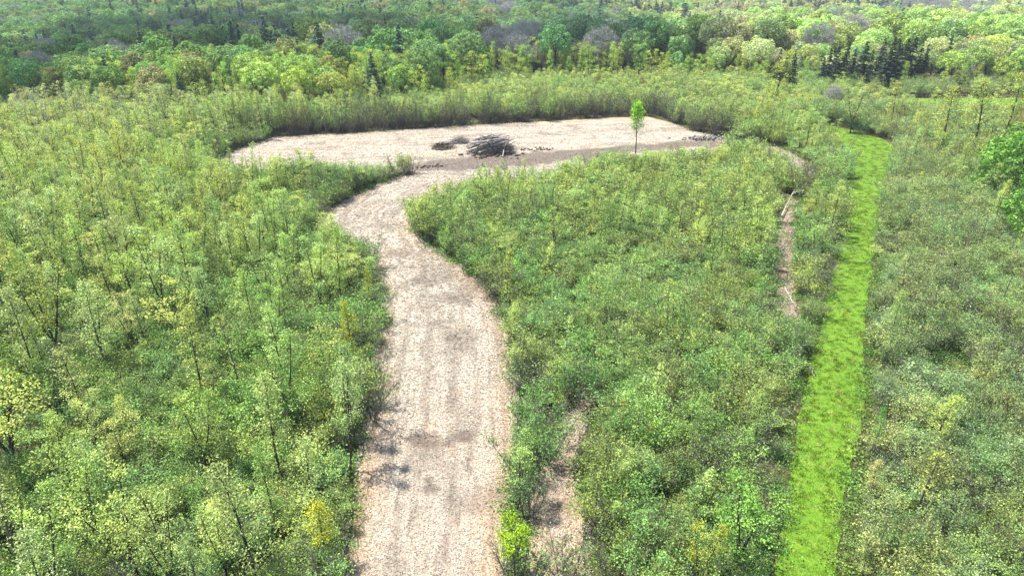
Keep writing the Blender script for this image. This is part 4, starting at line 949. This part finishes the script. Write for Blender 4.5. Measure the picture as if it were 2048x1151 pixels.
# ------------------------------------------------------------------ a thin fair-weather cloud, high to the left, that shades the far wood
def cloud(name, pts, alt, label, seed, dens=.6):
    """pts: ground outline of its shadow (photo px at canopy height); lifted along the sun's direction"""
    k = (alt - 0) / SV.z; P = np.array(pts) + np.array([SV.x, SV.y]) * k
    rg = np.random.default_rng(seed); out = []
    n = len(P)
    for i in range(n):
        a, b = P[i], P[(i + 1) % n]
        for j in range(6): out.append(a + (b - a) * j / 6)
    B = np.array(out); step = 14.
    X, Y = np.meshgrid(np.arange(B[:, 0].min() - 40, B[:, 0].max() + 40, step), np.arange(B[:, 1].min() - 40, B[:, 1].max() + 40, step))
    sd_ = pdist(B, X, Y) + (fnoise(X, Y, 90, seed) - .5) * 45; th = np.sqrt(np.clip(-sd_, 0, 60) / 60) * 22 * (.6 + .8 * fnoise(X, Y, 50, seed + 3))
    m = -sd_ > 0; ny_, nx_ = X.shape
    Vt = np.stack([X, Y, alt + th], -1).reshape(-1, 3); Vb = np.stack([X, Y, alt - th * .3], -1).reshape(-1, 3); I_ = (np.arange(ny_ - 1)[:, None] * nx_ + np.arange(nx_ - 1)[None]); ok = m[:-1, :-1] | m[1:, :-1] | m[:-1, 1:] | m[1:, 1:]; I_ = I_[ok]
    q = np.stack([I_, I_ + 1, I_ + nx_ + 1, I_ + nx_], 1)
    mt, t, out_ = new_mat(name); tr = N(t, 'ShaderNodeBsdfTransparent'); df = N(t, 'ShaderNodeBsdfDiffuse'); df.inputs[0].default_value = (.9, .9, .9, 1); tl = N(t, 'ShaderNodeBsdfTranslucent'); tl.inputs[0].default_value = (.9, .9, .9, 1)
    m1 = N(t, 'ShaderNodeMixShader'); m1.inputs[0].default_value = .6; L(t, df.outputs[0], m1.inputs[1]); L(t, tl.outputs[0], m1.inputs[2])
    m2 = N(t, 'ShaderNodeMixShader'); m2.inputs[0].default_value = dens; L(t, tr.outputs[0], m2.inputs[1]); L(t, m1.outputs[0], m2.inputs[2]); L(t, m2.outputs[0], out_.inputs[0])
    o = link(name, mesh_from(name, np.concatenate([Vt, Vb]), [q, q[:, ::-1] + len(Vt)], [mt], smooth=True)); return tag(o, label, 'cloud')
def gp(px, py, z=8.): return G(px, py, z)
cloud('cloud', [gp(-250, 100), gp(-200, 175), gp(20, 165), gp(70, 140), gp(150, 120), gp(320, 96), gp(700, 92), gp(860, 98), gp(1060, 104), gp(1330, 104), gp(1480, 92), gp(1420, 78), gp(1200, 62), gp(1000, 35), gp(720, 12), gp(420, 2), gp(150, 12), gp(80, 40)], 420, 'thin pale fair-weather cloud high above the forest', 5, .5)
# haze: thin even air over the whole place, the cloud above it
hz = np.array([(x, y, z) for z in (-60, 95) for y in (-200, 4000) for x in (-2900, 2900)], float)
hm, ht, ho = new_mat('haze'); pv = N(ht, 'ShaderNodeVolumePrincipled'); pv.inputs['Density'].default_value = .00016; pv.inputs['Color'].default_value = (.82, .9, 1, 1); L(ht, pv.outputs[0], ho.inputs['Volume'])
tag(link('haze', mesh_from('haze', hz, [np.array([(0, 2, 3, 1), (4, 5, 7, 6), (0, 1, 5, 4), (2, 6, 7, 3), (0, 4, 6, 2), (1, 3, 7, 5)])], [hm])), 'thin bluish haze over the far forest', 'haze', kind='stuff')
print('objects', len(S.objects))
